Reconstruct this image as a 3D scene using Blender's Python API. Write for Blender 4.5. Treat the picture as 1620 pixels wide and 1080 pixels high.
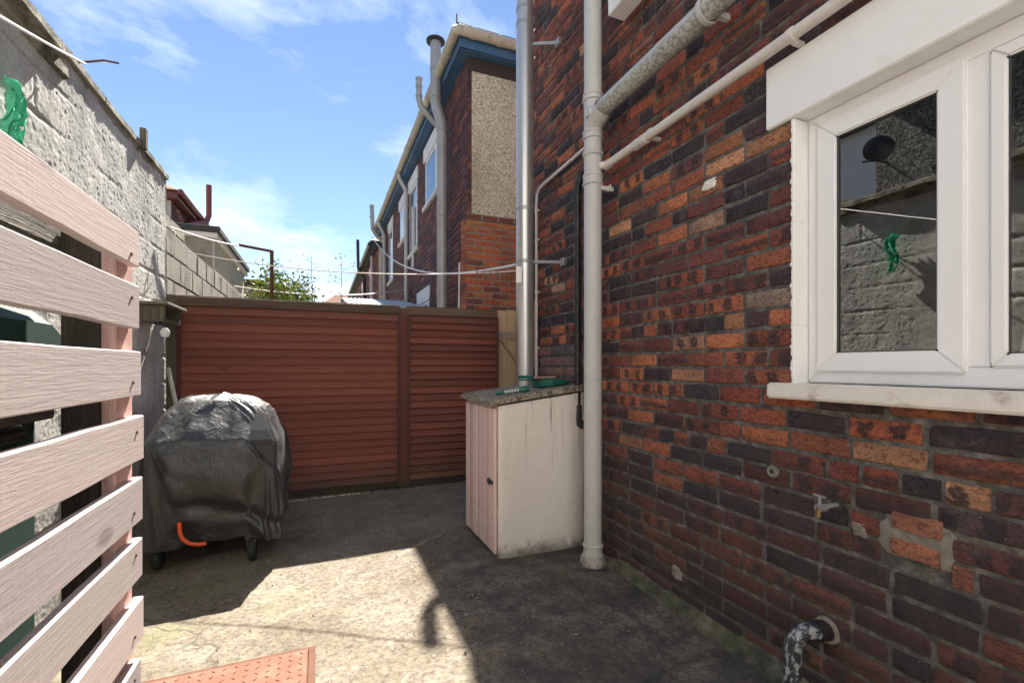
import bpy, bmesh, math, random
from mathutils import Vector, noise, Matrix
random.seed(7)
R = math.radians
scene = bpy.context.scene
for o in list(bpy.data.objects): bpy.data.objects.remove(o)
C = scene.collection

# ------------------------------------------------------------------ camera
EYE = 1.27
cd = bpy.data.cameras.new('camera'); cam = bpy.data.objects.new('camera', cd); C.objects.link(cam)
cam.location = (0, 0, EYE); cam.rotation_euler = (R(90), 0, -math.atan(305/740))
cd.sensor_width = 36; cd.lens = 740/1620*36; cd.shift_y = 38/1620
cd.clip_start = .02; cd.clip_end = 600
scene.camera = cam

# ------------------------------------------------------------------ sun and sky
SA, SB = .165, .885                       # metres east / north that the sunbeam covers per metre of height
sun_dir = Vector((SA, SB, 1)).normalized()
ELEV = math.asin(sun_dir.z); AZ = math.atan2(SA, SB)
sl = bpy.data.lights.new('sun', 'SUN'); sl.energy = 3.9; sl.angle = R(.53); sl.color = (1, .94, .84)
so = bpy.data.objects.new('sun', sl); C.objects.link(so)
so.rotation_euler = sun_dir.to_track_quat('Z', 'Y').to_euler(); so.location = (1, 4, 12)
w = bpy.data.worlds.new('World'); scene.world = w; w.use_nodes = True
wn = w.node_tree; wn.nodes.clear()
def WN(t, **k):
    n = wn.nodes.new(t)
    for a, b in k.items(): setattr(n, a, b)
    return n
sky = WN('ShaderNodeTexSky', sky_type='NISHITA', sun_disc=False, sun_elevation=ELEV, sun_rotation=AZ)
sky.air_density = 1.0; sky.dust_density = .0; sky.ozone_density = 2
tcw = WN('ShaderNodeTexCoord')
mpw = WN('ShaderNodeMapping'); mpw.inputs['Rotation'].default_value = (R(12), R(28), R(-35)); mpw.inputs['Scale'].default_value = (1.3, 2.4, 3.2)
n1 = WN('ShaderNodeTexNoise'); n1.inputs['Scale'].default_value = 1.5; n1.inputs['Detail'].default_value = 9; n1.inputs['Roughness'].default_value = .6
n1.inputs['Distortion'].default_value = .25
r1 = WN('ShaderNodeValToRGB'); r1.color_ramp.elements[0].position = .485; r1.color_ramp.elements[1].position = .70
r1.color_ramp.elements[1].color = (.75, .75, .75, 1)
wn.links.new(tcw.outputs['Generated'], mpw.inputs[0]); wn.links.new(mpw.outputs[0], n1.inputs['Vector']); wn.links.new(n1.outputs['Fac'], r1.inputs[0])
# low heaped clouds near the horizon
n2 = WN('ShaderNodeTexNoise'); n2.inputs['Scale'].default_value = 5.5; n2.inputs['Detail'].default_value = 8; n2.inputs['Roughness'].default_value = .52
mp2 = WN('ShaderNodeMapping'); mp2.inputs['Scale'].default_value = (1, 1, 2.2); mp2.inputs['Location'].default_value = (.35, .1, 0)
sep = WN('ShaderNodeSeparateXYZ'); mr = WN('ShaderNodeMapRange')
wn.links.new(tcw.outputs['Generated'], mp2.inputs[0]); wn.links.new(mp2.outputs[0], n2.inputs['Vector']); wn.links.new(tcw.outputs['Generated'], sep.inputs[0])
mr.inputs['From Min'].default_value = .12; mr.inputs['From Max'].default_value = .29; mr.inputs['To Min'].default_value = .145; mr.inputs['To Max'].default_value = -.25
wn.links.new(sep.outputs['Z'], mr.inputs['Value'])
ad = WN('ShaderNodeMath', operation='ADD'); wn.links.new(n2.outputs['Fac'], ad.inputs[0]); wn.links.new(mr.outputs[0], ad.inputs[1])
r2 = WN('ShaderNodeValToRGB'); r2.color_ramp.elements[0].position = .55; r2.color_ramp.elements[1].position = .66
wn.links.new(ad.outputs[0], r2.inputs[0])
mx = WN('ShaderNodeMath', operation='MAXIMUM'); wn.links.new(r1.outputs[0], mx.inputs[0]); wn.links.new(r2.outputs[0], mx.inputs[1])
mixc = WN('ShaderNodeMix', data_type='RGBA'); mixc.inputs[7].default_value = (6.6, 7.1, 8.0, 1)
wn.links.new(mx.outputs[0], mixc.inputs[0]); hs = WN('ShaderNodeHueSaturation'); hs.inputs['Saturation'].default_value = 1.0; hs.inputs['Value'].default_value = .80; hs.inputs['Hue'].default_value = .503; wn.links.new(sky.outputs[0], hs.inputs['Color']); wn.links.new(hs.outputs[0], mixc.inputs[6])
bg = WN('ShaderNodeBackground'); bg.inputs['Strength'].default_value = .0480
ow = WN('ShaderNodeOutputWorld'); wn.links.new(mixc.outputs[2], bg.inputs[0]); wn.links.new(bg.outputs[0], ow.inputs[0])
scene.view_settings.view_transform = 'Standard'; scene.view_settings.look = 'None'
scene.view_settings.gamma = 1; scene.view_settings.use_curve_mapping = False
scene.view_settings.exposure = 2.22
scene.render.engine = 'CYCLES'
scene.cycles.max_bounces = 8; scene.cycles.diffuse_bounces = 5

# ------------------------------------------------------------------ materials
class NT:
    def __init__(s, name):
        s.m = bpy.data.materials.new(name); s.m.use_nodes = True; s.t = s.m.node_tree; s.t.nodes.clear()
        s.p = s.t.nodes.new('ShaderNodeBsdfPrincipled'); s.o = s.t.nodes.new('ShaderNodeOutputMaterial')
        s.t.links.new(s.p.outputs[0], s.o.inputs[0])
        g = s.t.nodes.new('ShaderNodeNewGeometry'); s.pos = g.outputs['Position']; s.geo = g
    def put(s, sock, v):
        if v is None: return
        if hasattr(v, 'links') or isinstance(v, bpy.types.NodeSocket): s.t.links.new(v, sock)
        else:
            if isinstance(v, (tuple, list)) and len(v) == 3 and sock.type == 'RGBA': v = (*v, 1)
            sock.default_value = v
    def vec(s, scale=(1,1,1), loc=(0,0,0), rot=(0,0,0), src=None):
        n = s.t.nodes.new('ShaderNodeMapping'); s.put(n.inputs[0], src or s.pos)
        n.inputs['Scale'].default_value = scale; n.inputs['Location'].default_value = loc; n.inputs['Rotation'].default_value = rot
        return n.outputs[0]
    def noise(s, sc, det=4, ro=.55, v=None, dist=0):
        n = s.t.nodes.new('ShaderNodeTexNoise'); s.put(n.inputs['Vector'], v or s.pos)
        n.inputs['Scale'].default_value = sc; n.inputs['Detail'].default_value = det; n.inputs['Roughness'].default_value = ro; n.inputs['Distortion'].default_value = dist
        return n.outputs['Fac']
    def vor(s, sc, v=None, feat='F1', out='Distance'):
        n = s.t.nodes.new('ShaderNodeTexVoronoi'); n.feature = feat; s.put(n.inputs['Vector'], v or s.pos); n.inputs['Scale'].default_value = sc
        return n.outputs[out]
    def ramp(s, f, a, b, c0=0., c1=1.):
        n = s.t.nodes.new('ShaderNodeMapRange'); n.interpolation_type = 'SMOOTHSTEP'; s.put(n.inputs['Value'], f)
        n.inputs['From Min'].default_value = a; n.inputs['From Max'].default_value = b; n.inputs['To Min'].default_value = c0; n.inputs['To Max'].default_value = c1
        return n.outputs[0]
    def cramp(s, f, stops):
        n = s.t.nodes.new('ShaderNodeValToRGB'); e = n.color_ramp.elements
        e[0].position, e[0].color = stops[0][0], (*stops[0][1], 1); e[1].position, e[1].color = stops[-1][0], (*stops[-1][1], 1)
        for p, c in stops[1:-1]:
            q = e.new(p); q.color = (*c, 1)
        s.put(n.inputs[0], f); return n.outputs[0]
    def mix(s, f, a, b, mode='MIX'):
        n = s.t.nodes.new('ShaderNodeMix'); n.data_type = 'RGBA'; n.blend_type = mode; s.put(n.inputs[0], f); s.put(n.inputs[6], a); s.put(n.inputs[7], b)
        return n.outputs[2]
    def ma(s, op, a, b=None, c=None):
        n = s.t.nodes.new('ShaderNodeMath'); n.operation = op; s.put(n.inputs[0], a); s.put(n.inputs[1], b)
        if c is not None: s.put(n.inputs[2], c)
        return n.outputs[0]
    def bump(s, h, st=.5, d=.01, prev=None):
        n = s.t.nodes.new('ShaderNodeBump'); n.inputs['Strength'].default_value = st; n.inputs['Distance'].default_value = d
        s.put(n.inputs['Height'], h); s.put(n.inputs['Normal'], prev); return n.outputs[0]
    def attr(s, name, out='Vector'):
        n = s.t.nodes.new('ShaderNodeAttribute'); n.attribute_name = name; return n.outputs[out]
    def xyz(s, v):
        n = s.t.nodes.new('ShaderNodeSeparateXYZ'); s.put(n.inputs[0], v); return n.outputs
    def done(s, col, rough=.8, normal=None, metal=0., spec=.5, **k):
        s.put(s.p.inputs['Base Color'], col); s.put(s.p.inputs['Roughness'], rough); s.put(s.p.inputs['Normal'], normal)
        s.put(s.p.inputs['Metallic'], metal); s.put(s.p.inputs['Specular IOR Level'], spec)
        for a, b in k.items(): s.put(s.p.inputs[a.replace('_', ' ')], b)
        return s.m
M = {}
def simple(name, c, rough=.6, var=.25, sc=14, bs=.15, bd=.003, metal=0., spec=.5, dirt=None, dsc=5, dlo=.55, dhi=.75):
    n = NT(name); f = n.noise(sc, 6, .6)
    col = n.mix(f, tuple(x*(1-var) for x in c), tuple(min(1, x*(1+var)) for x in c))
    if dirt: col = n.mix(n.ramp(n.noise(dsc, 8, .65), dlo, dhi), col, dirt)
    M[name] = n.done(col, rough, n.bump(n.noise(sc*8, 5, .6), bs, bd), metal, spec); return M[name]

def brick_mat(name, deep=1.0):
    n = NT(name); tint = n.attr('tint', 'Color'); mk = n.xyz(n.attr('mark')); uv = n.attr('buv'); u = n.xyz(uv)
    wob = n.noise(28, 3, .6); wv = n.ma('MULTIPLY_ADD', wob, .35, -.17)
    uu = n.ma('ADD', u[0], wv)
    def kiss(c, wd):
        d = n.ma('ABSOLUTE', n.ma('SUBTRACT', uu, c)); return n.ramp(d, wd*1.1, wd*.5)
    vv = n.ma('ADD', u[1], n.ma('MULTIPLY_ADD', n.noise(22, 5, .7), .7, -.35))
    core = n.ramp(n.ma('ABSOLUTE', n.ma('SUBTRACT', vv, .5)), .46, .26)
    k = n.ma('MULTIPLY', n.ma('MAXIMUM', kiss(mk[0], .15), kiss(n.ma('ADD', mk[0], .46), .14)), core)
    k = n.ma('MULTIPLY', k, mk[1])
    stk = n.ma('MULTIPLY', n.ramp(n.ma('ABSOLUTE', n.ma('SUBTRACT', vv, .40)), .50, .0), mk[2])
    dark = n.ma('MAXIMUM', k, stk)
    col = n.mix(n.noise(9, 6, .7), n.mix(1, tint, (.55, .50, .52), 'MULTIPLY'), n.mix(1, tint, (1.5, 1.4, 1.3), 'MULTIPLY'))
    pit = n.ramp(n.noise(120, 4, .7), .40, .62)
    col = n.mix(n.ma('MULTIPLY', n.ramp(n.noise(1, 6, .8, n.vec((90, 60, 110))), .50, .58), .8), col, n.mix(1, tint, (.16, .15, .18), 'MULTIPLY'))
    col = n.mix(n.ramp(n.noise(150, 3, .6), .63, .72, 0, .55), col, (.42, .24, .17))
    dark = n.ma('MULTIPLY', dark, n.ramp(n.noise(60, 6, .7), .30, .58, .45, 1))
    col = n.mix(n.ramp(dark, .0, 1, 0, .9), col, (.036, .030, .036))
    lh = n.noise(3.7, 5, .6, n.vec((1, 1, 2.4))); col = n.mix(n.ramp(lh, .42, .70, 0, .5), col, (.075, .050, .048))
    # soot and damp low on the wall, lime bloom near it
    z = n.xyz(n.pos)[2]
    zz = n.ma('ADD', z, n.ma('MULTIPLY_ADD', n.noise(2.2, 5, .6), .9, -.45))
    low = n.ramp(zz, 1.15, .2)
    col = n.mix(n.ma('MULTIPLY', low, .74), col, (.058, .048, .047))
    col = n.mix(n.ramp(n.noise(3.1, 8, .7), .60, .78, 0, .35), col, (.30, .27, .25))
    col = n.mix(n.ramp(n.noise(210, 2, .5, n.vec((1, 1, .35))), .74, .78), col, (.55, .53, .52))
    b = n.bump(n.noise(1, 7, .75, n.vec((30, 22, 75))), 1, .013 * deep); b = n.bump(n.noise(70, 6, .7), .7, .004, b); b = n.bump(pit, .5, .003, b)
    M[name] = n.done(col, n.ramp(n.noise(30), .3, .7, .68, .92), b, spec=.35); return M[name]
brick_mat('brick_rustic')

def mortar_mat():
    n = NT('mortar'); f = n.noise(20, 8, .7)
    col = n.cramp(f, [(.30, (.045, .042, .040)), (.5, (.115, .108, .10)), (.74, (.27, .255, .235))])
    z = n.xyz(n.pos)[2]
    low = n.ramp(n.ma('ADD', z, n.ma('MULTIPLY', n.noise(3, 5), .8)), .95, .35)
    col = n.mix(n.ma('MULTIPLY', low, .5), col, (.10, .105, .09))
    M['mortar'] = n.done(col, .95, n.bump(n.noise(70, 8, .75), .8, .008), spec=.2)
mortar_mat()
def patch_mat():
    n = NT('patch_mortar'); col = n.cramp(n.noise(26, 8, .7), [(.3, (.20, .185, .155)), (.55, (.34, .315, .265)), (.75, (.46, .43, .37))])
    M['patch_mortar'] = n.done(col, .95, n.bump(n.noise(40, 9, .75), 1, .02), spec=.2)
patch_mat()
def concrete_yard():
    n = NT('yard_concrete'); x, y, z = n.xyz(n.pos)
    f = n.noise(2.3, 9, .66); g = n.noise(38, 8, .72)
    col = n.cramp(f, [(.30, (.128, .104, .074)), (.48, (.200, .170, .128)), (.68, (.265, .235, .185))])
    col = n.mix(n.ma('MULTIPLY', n.ramp(g, .46, .60), .7), col, n.mix(1, col, (.45, .40, .36), 'MULTIPLY')); g3 = n.noise(11, 9, .78)
    col = n.mix(n.ramp(g3, .50, .66, 0, .6), col, n.mix(1, col, (1.7, 1.65, 1.6), 'MULTIPLY')); col = n.mix(n.ramp(g3, .46, .34, 0, .65), col, n.mix(1, col, (.5, .46, .42), 'MULTIPLY'))
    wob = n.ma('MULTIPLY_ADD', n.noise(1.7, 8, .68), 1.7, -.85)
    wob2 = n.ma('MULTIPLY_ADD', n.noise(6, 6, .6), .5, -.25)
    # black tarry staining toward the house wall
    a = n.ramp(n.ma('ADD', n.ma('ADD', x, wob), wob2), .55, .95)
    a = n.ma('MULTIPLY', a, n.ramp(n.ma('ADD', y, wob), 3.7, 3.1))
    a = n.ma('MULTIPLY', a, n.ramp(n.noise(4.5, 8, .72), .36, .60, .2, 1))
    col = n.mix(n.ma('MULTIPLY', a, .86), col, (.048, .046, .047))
    # brown grime in the corner by the fence
    b = n.ramp(n.ma('ADD', y, wob), 2.9, 3.5)
    b = n.ma('MULTIPLY', b, n.ramp(n.noise(5.5, 8, .75), .36, .60, .35, 1))
    col = n.mix(n.ma('MULTIPLY', b, .22), col, (.13, .105, .078))
    # old pale screed joint running diagonally
    ln_ = n.ma('ABSOLUTE', n.ma('ADD', n.ma('SUBTRACT', n.ma('MULTIPLY', x, .631), n.ma('MULTIPLY', y, .776)), n.ma('MULTIPLY_ADD', n.noise(5, 6, .7), .10, 2.158-.05)))
    col = n.mix(n.ma('MULTIPLY', n.ramp(ln_, .026, .004, 0, .5), n.ramp(n.noise(7, 6, .7), .42, .6)), col, (.34, .30, .23))
    # fine black speckle and moss
    col = n.mix(n.ramp(n.noise(95, 6, .7), .58, .68, 0, .75), col, (.06, .055, .05))
    ms = n.ma('MULTIPLY', n.ramp(n.noise(2.6, 6, .6, n.vec((1, 1, 1), (4, 7, 0))), .50, .66), n.ramp(x, .1, -.5))
    col = n.mix(n.ma('MULTIPLY', ms, .5), col, (.20, .20, .09))
    col = n.mix(n.ramp(n.vor(34), .10, .06, 0, .8), col, (.5, .48, .42))
    # hairline cracks
    cr = n.t.nodes.new('ShaderNodeTexVoronoi'); cr.feature = 'DISTANCE_TO_EDGE'; cr.inputs['Scale'].default_value = .42
    vv = n.t.nodes.new('ShaderNodeVectorMath'); vv.operation = 'MULTIPLY_ADD'
    nn = n.t.nodes.new('ShaderNodeTexNoise'); nn.inputs['Scale'].default_value = 3.5; nn.inputs['Detail'].default_value = 6; n.t.links.new(n.pos, nn.inputs['Vector'])
    n.t.links.new(nn.outputs['Color'], vv.inputs[0]); vv.inputs[1].default_value = (.35, .35, 0); n.t.links.new(n.pos, vv.inputs[2])
    n.t.links.new(vv.outputs[0], cr.inputs['Vector'])
    crk = n.ramp(cr.outputs['Distance'], .005, .001)
    col = n.mix(n.ma('MULTIPLY', crk, .45), col, (.05, .045, .04))
    h = n.ma('SUBTRACT', n.noise(55, 9, .75), n.ma('MULTIPLY', crk, .5))
    nb = n.bump(h, .8, .007); nb = n.bump(n.noise(7, 6, .6), .6, .03, nb)
    M['yard_concrete'] = n.done(col, n.ramp(a, 0, 1, .92, .62), nb, spec=.35)
concrete_yard()
def fillet_mat():
    n = NT('mossy_mortar'); col = n.cramp(n.noise(9, 9, .7), [(.3, (.03, .03, .026)), (.5, (.10, .10, .07)), (.72, (.25, .23, .18))])
    col = n.mix(n.ramp(n.noise(5, 5), .48, .6, 0, .5), col, (.115, .125, .05))
    M['mossy_mortar'] = n.done(col, .95, n.bump(n.noise(50, 9, .75), 1, .012), spec=.2)
fillet_mat()
def render_wall(name, lo, mid, hi, bd=.02, sc=30):
    n = NT(name); f = n.noise(3.5, 9, .7); g = n.noise(sc, 7, .7)
    col = n.cramp(f, [(.3, lo), (.5, mid), (.7, hi)])
    col = n.mix(n.ramp(g, .45, .68, 0, .6), col, tuple(x*.5 for x in mid))
    st = n.noise(1.6, 6, .6, n.vec((1, 3, .35)))
    col = n.mix(n.ramp(st, .53, .72, 0, .55), col, tuple(x*.42 for x in mid))
    z = n.xyz(n.pos)[2]
    col = n.mix(n.ramp(n.ma('ADD', z, n.ma('MULTIPLY', n.noise(4, 6), .5)), 1.35, .75, 0, .45), col, (.17, .145, .14))
    M[name] = n.done(col, .95, n.bump(g, .8, bd, n.bump(n.noise(140, 5, .7), .5, .0015)), spec=.2)
render_wall('rough_render', (.34, .34, .31), (.62, .61, .57), (.80, .79, .74), .006, 60)
def pebble(name, stops, sc=70):
    n = NT(name); v = n.vor(sc, out='Color'); c = n.xyz(v)[0]
    col = n.cramp(c, stops); d = n.vor(sc)
    col = n.mix(n.ramp(n.noise(1.5, 6, .6, n.vec((1, 1, .4))), .5, .75, 0, .5), col, (.20, .20, .15))
    M[name] = n.done(col, .9, n.bump(n.ramp(d, .6, .05), .9, .012), spec=.3)
pebble('pebbledash', [(.1, (.34, .32, .20)), (.35, (.62, .60, .42)), (.7, (.74, .72, .55)), (.95, (.84, .82, .72))], 85)
pebble('dark_roughcast', [(.1, (.07, .065, .06)), (.6, (.14, .13, .12)), (.95, (.24, .23, .21))], 30)
def wood(name, c, axis='Y', dark=.5, rough=.75, bd=.004, peel=None, peelc=(.1,.09,.08), saw=False, knots=True, dist=.9):
    n = NT(name)
    long, cross = (1.4, 26)
    sc = {'X': (long, cross, cross), 'Y': (cross, long, cross), 'Z': (cross, cross, long)}[axis]
    g = n.noise(1.0, 6, .65, n.vec(sc), dist)
    sc2 = tuple(x*(3.2 if x > 5 else 2) for x in sc); g2 = n.noise(1.0, 5, .6, n.vec(sc2))
    rings = n.ma('FRACT', n.ma('MULTIPLY', g, 9)); rings = n.ramp(n.ma('ABSOLUTE', n.ma('SUBTRACT', rings, .5)), .05, .5)
    col = n.mix(g2, tuple(x*(1-dark*.5) for x in c), tuple(min(1, x*(1+dark*.35)) for x in c))
    col = n.mix(n.ma('MULTIPLY', rings, .25), col, tuple(x*(1-dark) for x in c))
    if knots:
        kn = n.vor(1, n.vec(tuple((4 if x > 5 else 1.7) for x in sc), (3.3, 1.7, 2.1)))
        col = n.mix(n.ramp(kn, .10, .05, 0, .55), col, tuple(x*.35 for x in c))
    if name.startswith('fence'):
        zf = n.ma('ADD', n.xyz(n.pos)[2], n.ma('MULTIPLY', n.noise(6, 6, .7), .5)); col = n.mix(n.ramp(zf, .62, .25, 0, .6), col, (.085, .08, .05))
        col = n.mix(n.ramp(zf, 1.95, 2.2, 0, .5), col, (.15, .14, .09))
    if peel: col = n.mix(n.ramp(n.noise(16, 8, .75), peel, peel+.05), col, peelc)
    oi = n.t.nodes.new('ShaderNodeObjectInfo'); col = n.mix(oi.outputs['Random'], n.mix(1, col, (.74, .76, .78), 'MULTIPLY'), n.mix(1, col, (1.16, 1.12, 1.1), 'MULTIPLY'))
    h = n.ma('ADD', n.ma('MULTIPLY', rings, .5), g2)
    b = n.bump(h, .9, bd)
    if saw:
        sw = {'Y': (3, 130, 2), 'X': (130, 3, 2), 'Z': (3, 3, 130)}[axis]
        b = n.bump(n.noise(1, 3, .5, n.vec(sw)), .6, .0004, b); b = n.bump(n.noise(75, 7, .7), .5, .0005, b)
    M[name] = n.done(col, rough, b, spec=.35); return M[name]
wood('pink_slat', (.60, .515, .505), 'Y', .22, .8, .0003, .66, (.42, .34, .31), saw=True, dist=.15)
wood('pink_post', (.78, .50, .46), 'Z', .2, .7, .003, .68, (.25, .18, .15))
wood('weathered_wood', (.24, .215, .165), 'Y', .6, .9, .006)
wood('weathered_post', (.17, .155, .11), 'Z', .6, .9, .006)
wood('dark_timber', (.075, .062, .05), 'Z', .5, .85, .005)
wood('fence_red', (.235, .078, .052), 'X', .45, .7, .0015, .66, (.13, .095, .06))
wood('fence_rail', (.17, .095, .065), 'X', .6, .8, .004, .58, (.10, .095, .055))
wood('fence_post', (.16, .062, .046), 'Z', .6, .8, .004, .63, (.05, .045, .03))
wood('gate_pine', (.70, .54, .32), 'Z', .35, .7, .003)
wood('gate_ledge', (.62, .49, .34), 'X', .4, .75, .003)
wood('batten_wood', (.50, .24, .11), 'Z', .3, .7, .002)
wood('door_pink', (.72, .55, .51), 'Z', .18, .6, .001, .72, (.2, .15, .12), knots=False)
wood('brush_wood', (.45, .30, .2), 'X', .2, .6, .001, knots=False)
def cab():
    n = NT('cream_render'); x, y, z = n.xyz(n.pos)
    col = n.mix(n.noise(3, 6, .6), (.70, .66, .60), (.84, .79, .73))
    streak = n.noise(1, 5, .65, n.vec((22, 22, .9)))
    sk = n.ma('MULTIPLY', n.ramp(streak, .56, .70), n.ramp(z, .45, 1.05))
    col = n.mix(n.ma('MULTIPLY', sk, .75), col, (.13, .12, .085))
    lowd = n.ramp(n.ma('ADD', z, n.ma('MULTIPLY', n.noise(14, 7, .7), .22)), .22, .10)
    col = n.mix(n.ma('MULTIPLY', lowd, .8), col, (.09, .08, .06))
    col = n.mix(n.ramp(n.noise(60, 5, .7), .66, .72), col, (.25, .21, .17))
    M['cream_render'] = n.done(col, .85, n.bump(n.noise(28, 7, .65), .8, .012), spec=.3)
cab()
def slabm():
    n = NT('lichen_slab'); v = n.xyz(n.vor(60, out='Color'))[0]
    col = n.cramp(v, [(.1, (.09, .075, .06)), (.5, (.24, .20, .15)), (.9, (.45, .40, .31))])
    col = n.mix(n.ramp(n.noise(14, 8, .7), .42, .62, 0, .8), col, (.34, .30, .215))
    M['lichen_slab'] = n.done(col, .95, n.bump(n.noise(60, 8, .75), 1, .012), spec=.2)
slabm()
def pvc(name, c, moss=0, grime=.3):
    n = NT(name); col = n.mix(n.noise(5, 5), tuple(x*.88 for x in c), c)
    col = n.mix(n.ramp(n.noise(9, 8, .7), .5, .75, 0, grime), col, (.22, .21, .17))
    if moss:
        z = n.xyz(n.t.nodes.new('ShaderNodeNewGeometry').outputs['Normal'])[2]
        band = n.ramp(n.ma('ADD', z, n.ma('MULTIPLY_ADD', n.noise(14, 6, .7), .8, -.4)), .35, -.3)
        mm = n.ma('MULTIPLY', band, n.ramp(n.noise(60, 6, .75), .42, .58))
        col = n.mix(n.ma('MULTIPLY', mm, .65), col, (.085, .085, .045))
    M[name] = n.done(col, .5, n.bump(n.noise(80, 5), .1, .002), spec=.4)
pvc('grey_pvc', (.54, .54, .52)); pvc('mossy_pvc', (.52, .52, .49), 1, .3); pvc('white_pvc_pipe', (.76, .70, .68), 0, .3); pvc('waste_pvc', (.66, .62, .58), 0, .4)
pvc('gutter_cream', (.52, .48, .38), 0, .8)
def steel():
    n = NT('flue_steel'); f = n.noise(1, 5, .6, n.vec((12, 12, .8)))
    col = n.mix(f, (.42, .42, .41), (.66, .65, .63))
    M['flue_steel'] = n.done(col, n.ramp(f, .3, .7, .30, .48), n.bump(n.noise(1, 4, .5, n.vec((60, 60, 6))), .1, .002), metal=.75, spec=.5)
    n = NT('flue_dull'); f = n.noise(5, 6, .6); M['flue_dull'] = n.done(n.mix(f, (.30, .30, .29), (.48, .48, .46)), .5, n.bump(n.noise(40), .1, .002), metal=.35)
steel()
simple('galvanised', (.36, .36, .36), .45, .3, 30, metal=.6)
simple('white_paint', (.80, .80, .785), .65, .05, 9, .3, .004, dirt=(.55, .53, .48), dsc=3, dlo=.55, dhi=.85)
simple('sill_paint', (.72, .69, .63), .7, .12, 16, .5, .006, dirt=(.36, .31, .25), dsc=7, dlo=.52, dhi=.72)
simple('upvc', (.80, .80, .80), .28, .02, 4, .03, .001, dirt=(.6, .58, .52), dsc=5, dlo=.62, dhi=.9)
simple('gasket', (.05, .05, .05), .6)
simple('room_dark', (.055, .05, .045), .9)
simple('curtain', (.22, .21, .20), .9)
simple('black_plastic', (.018, .018, .019), .45, .3, 20, dirt=(.07, .065, .06), dsc=9, dlo=.5, dhi=.7)
simple('black_iron', (.03, .03, .032), .55, .3, 30)
simple('rubber', (.02, .02, .02), .8, .3, 30, dirt=(.10, .09, .07), dsc=15, dlo=.5, dhi=.7)
simple('orange_hose', (.80, .10, .025), .4, .1)
simple('bin_green', (.016, .055, .042), .75, .15, 6, .1, .002, dirt=(.10, .13, .11), dsc=60, dlo=.62, dhi=.72)
simple('dustpan_green', (.008, .115, .085), .3, .1, dirt=(.1, .16, .13), dsc=30, dlo=.6, dhi=.75)
simple('nozzle_white', (.55, .55, .52), .4, .1)
simple('blue_fascia', (.045, .125, .25), .5, .2, 5, dirt=(.16, .18, .18), dsc=6, dlo=.5, dhi=.8)
simple('red_paint', (.20, .05, .045), .5, .2, 8)
simple('black_fascia', (.035, .035, .038), .6, .2)
simple('cream_wall', (.58, .54, .44), .85, .12, 5, .3, .006, dirt=(.3, .28, .22), dsc=1.5, dlo=.5, dhi=.8)
simple('white_wall', (.82, .81, .79), .85, .06, 3, .3, .006)
simple('slate', (.085, .085, .095), .7, .3, 6, .3, .01)
simple('clay_tile', (.36, .17, .10), .85, .3, 6, .4, .01)
simple('dark_roof', (.06, .062, .06), .85, .3, 6, .4, .01)
simple('coping', (.36, .335, .27), .95, .35, 9, .9, .012, dirt=(.13, .12, .085), dsc=6, dlo=.46, dhi=.62)
simple('block', (.34, .315, .265), .95, .28, 6, .9, .012, dirt=(.15, .14, .10), dsc=3.5, dlo=.48, dhi=.7)
simple('block_pink', (.36, .31, .30), .95, .2, 8, .9, .012, dirt=(.2, .16, .16), dsc=3.5, dlo=.48, dhi=.7)
simple('earth', (.20, .18, .14), .95, .3, 2, .8, .03)
simple('rust', (.13, .055, .03), .9, .4, 30, .5, .004)
simple('terracotta', (.20, .062, .030), .8, .25, 16, .6, .004, dirt=(.17, .11, .07), dsc=10, dlo=.45, dhi=.7)
simple('line_white', (.80, .78, .76), .5, .04)
simple('line_pink', (.72, .60, .55), .5, .04)
simple('green_net', (.12, .68, .40), .95, .5, 90, .8, .004)
simple('peg_wood', (.15, .12, .09), .8)
simple('brass', (.22, .16, .08), .4, .2, metal=.8)
simple('soil_pipe_old', (.38, .34, .32), .7, .2, 20, dirt=(.12, .10, .09), dsc=14, dlo=.45, dhi=.6)
simple('leaf', (.30, .36, .05), .6, .35, 3); simple('leaf_dark', (.05, .085, .025), .6, .35, 3)
simple('twig', (.10, .075, .05), .9); simple('dry_stalk', (.22, .15, .11), .9)
simple('corrugated', (.30, .33, .36), .5, .15, 3, spec=.5)
simple('stone_chip', (.42, .39, .33), .9, .3, 40)
simple('dark_litter', (.05, .042, .034), .95, .3, 40)
simple('polished_bulb', (.75, .75, .72), .15, .05)
def peeled():
    n = NT('peeling_paint'); col = n.mix(n.ramp(n.noise(24, 8, .7, n.vec((1, 1.6, 1))), .50, .56), (.03, .035, .042), (.33, .34, .35))
    M['peeling_paint'] = n.done(col, .55, n.bump(n.noise(60, 6), .3, .003))
peeled()
def cover_mat():
    n = NT('cover_fabric'); x, y, z = n.xyz(n.pos)
    col = n.mix(n.noise(4, 7, .65), (.012, .012, .013), (.026, .026, .026))
    col = n.mix(n.ramp(n.noise(90, 5, .7), .62, .75, 0, .5), col, (.15, .145, .13))
    dust = n.ramp(n.noise(6, 8, .7), .48, .75, 0, .28)
    col = n.mix(dust, col, (.075, .075, .072))
    wv = n.ma('ADD', n.noise(1, 2, .5, n.vec((600, 600, 30))), n.noise(1, 2, .5, n.vec((30, 30, 600))))
    b = n.bump(n.noise(12, 7, .6, dist=1.0), .7, .012); b = n.bump(wv, .15, .0006, b)
    M['cover_fabric'] = n.done(col, n.ramp(n.noise(7), .3, .7, .33, .48), b, spec=.75, Sheen_Weight=.05)
cover_mat()
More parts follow.
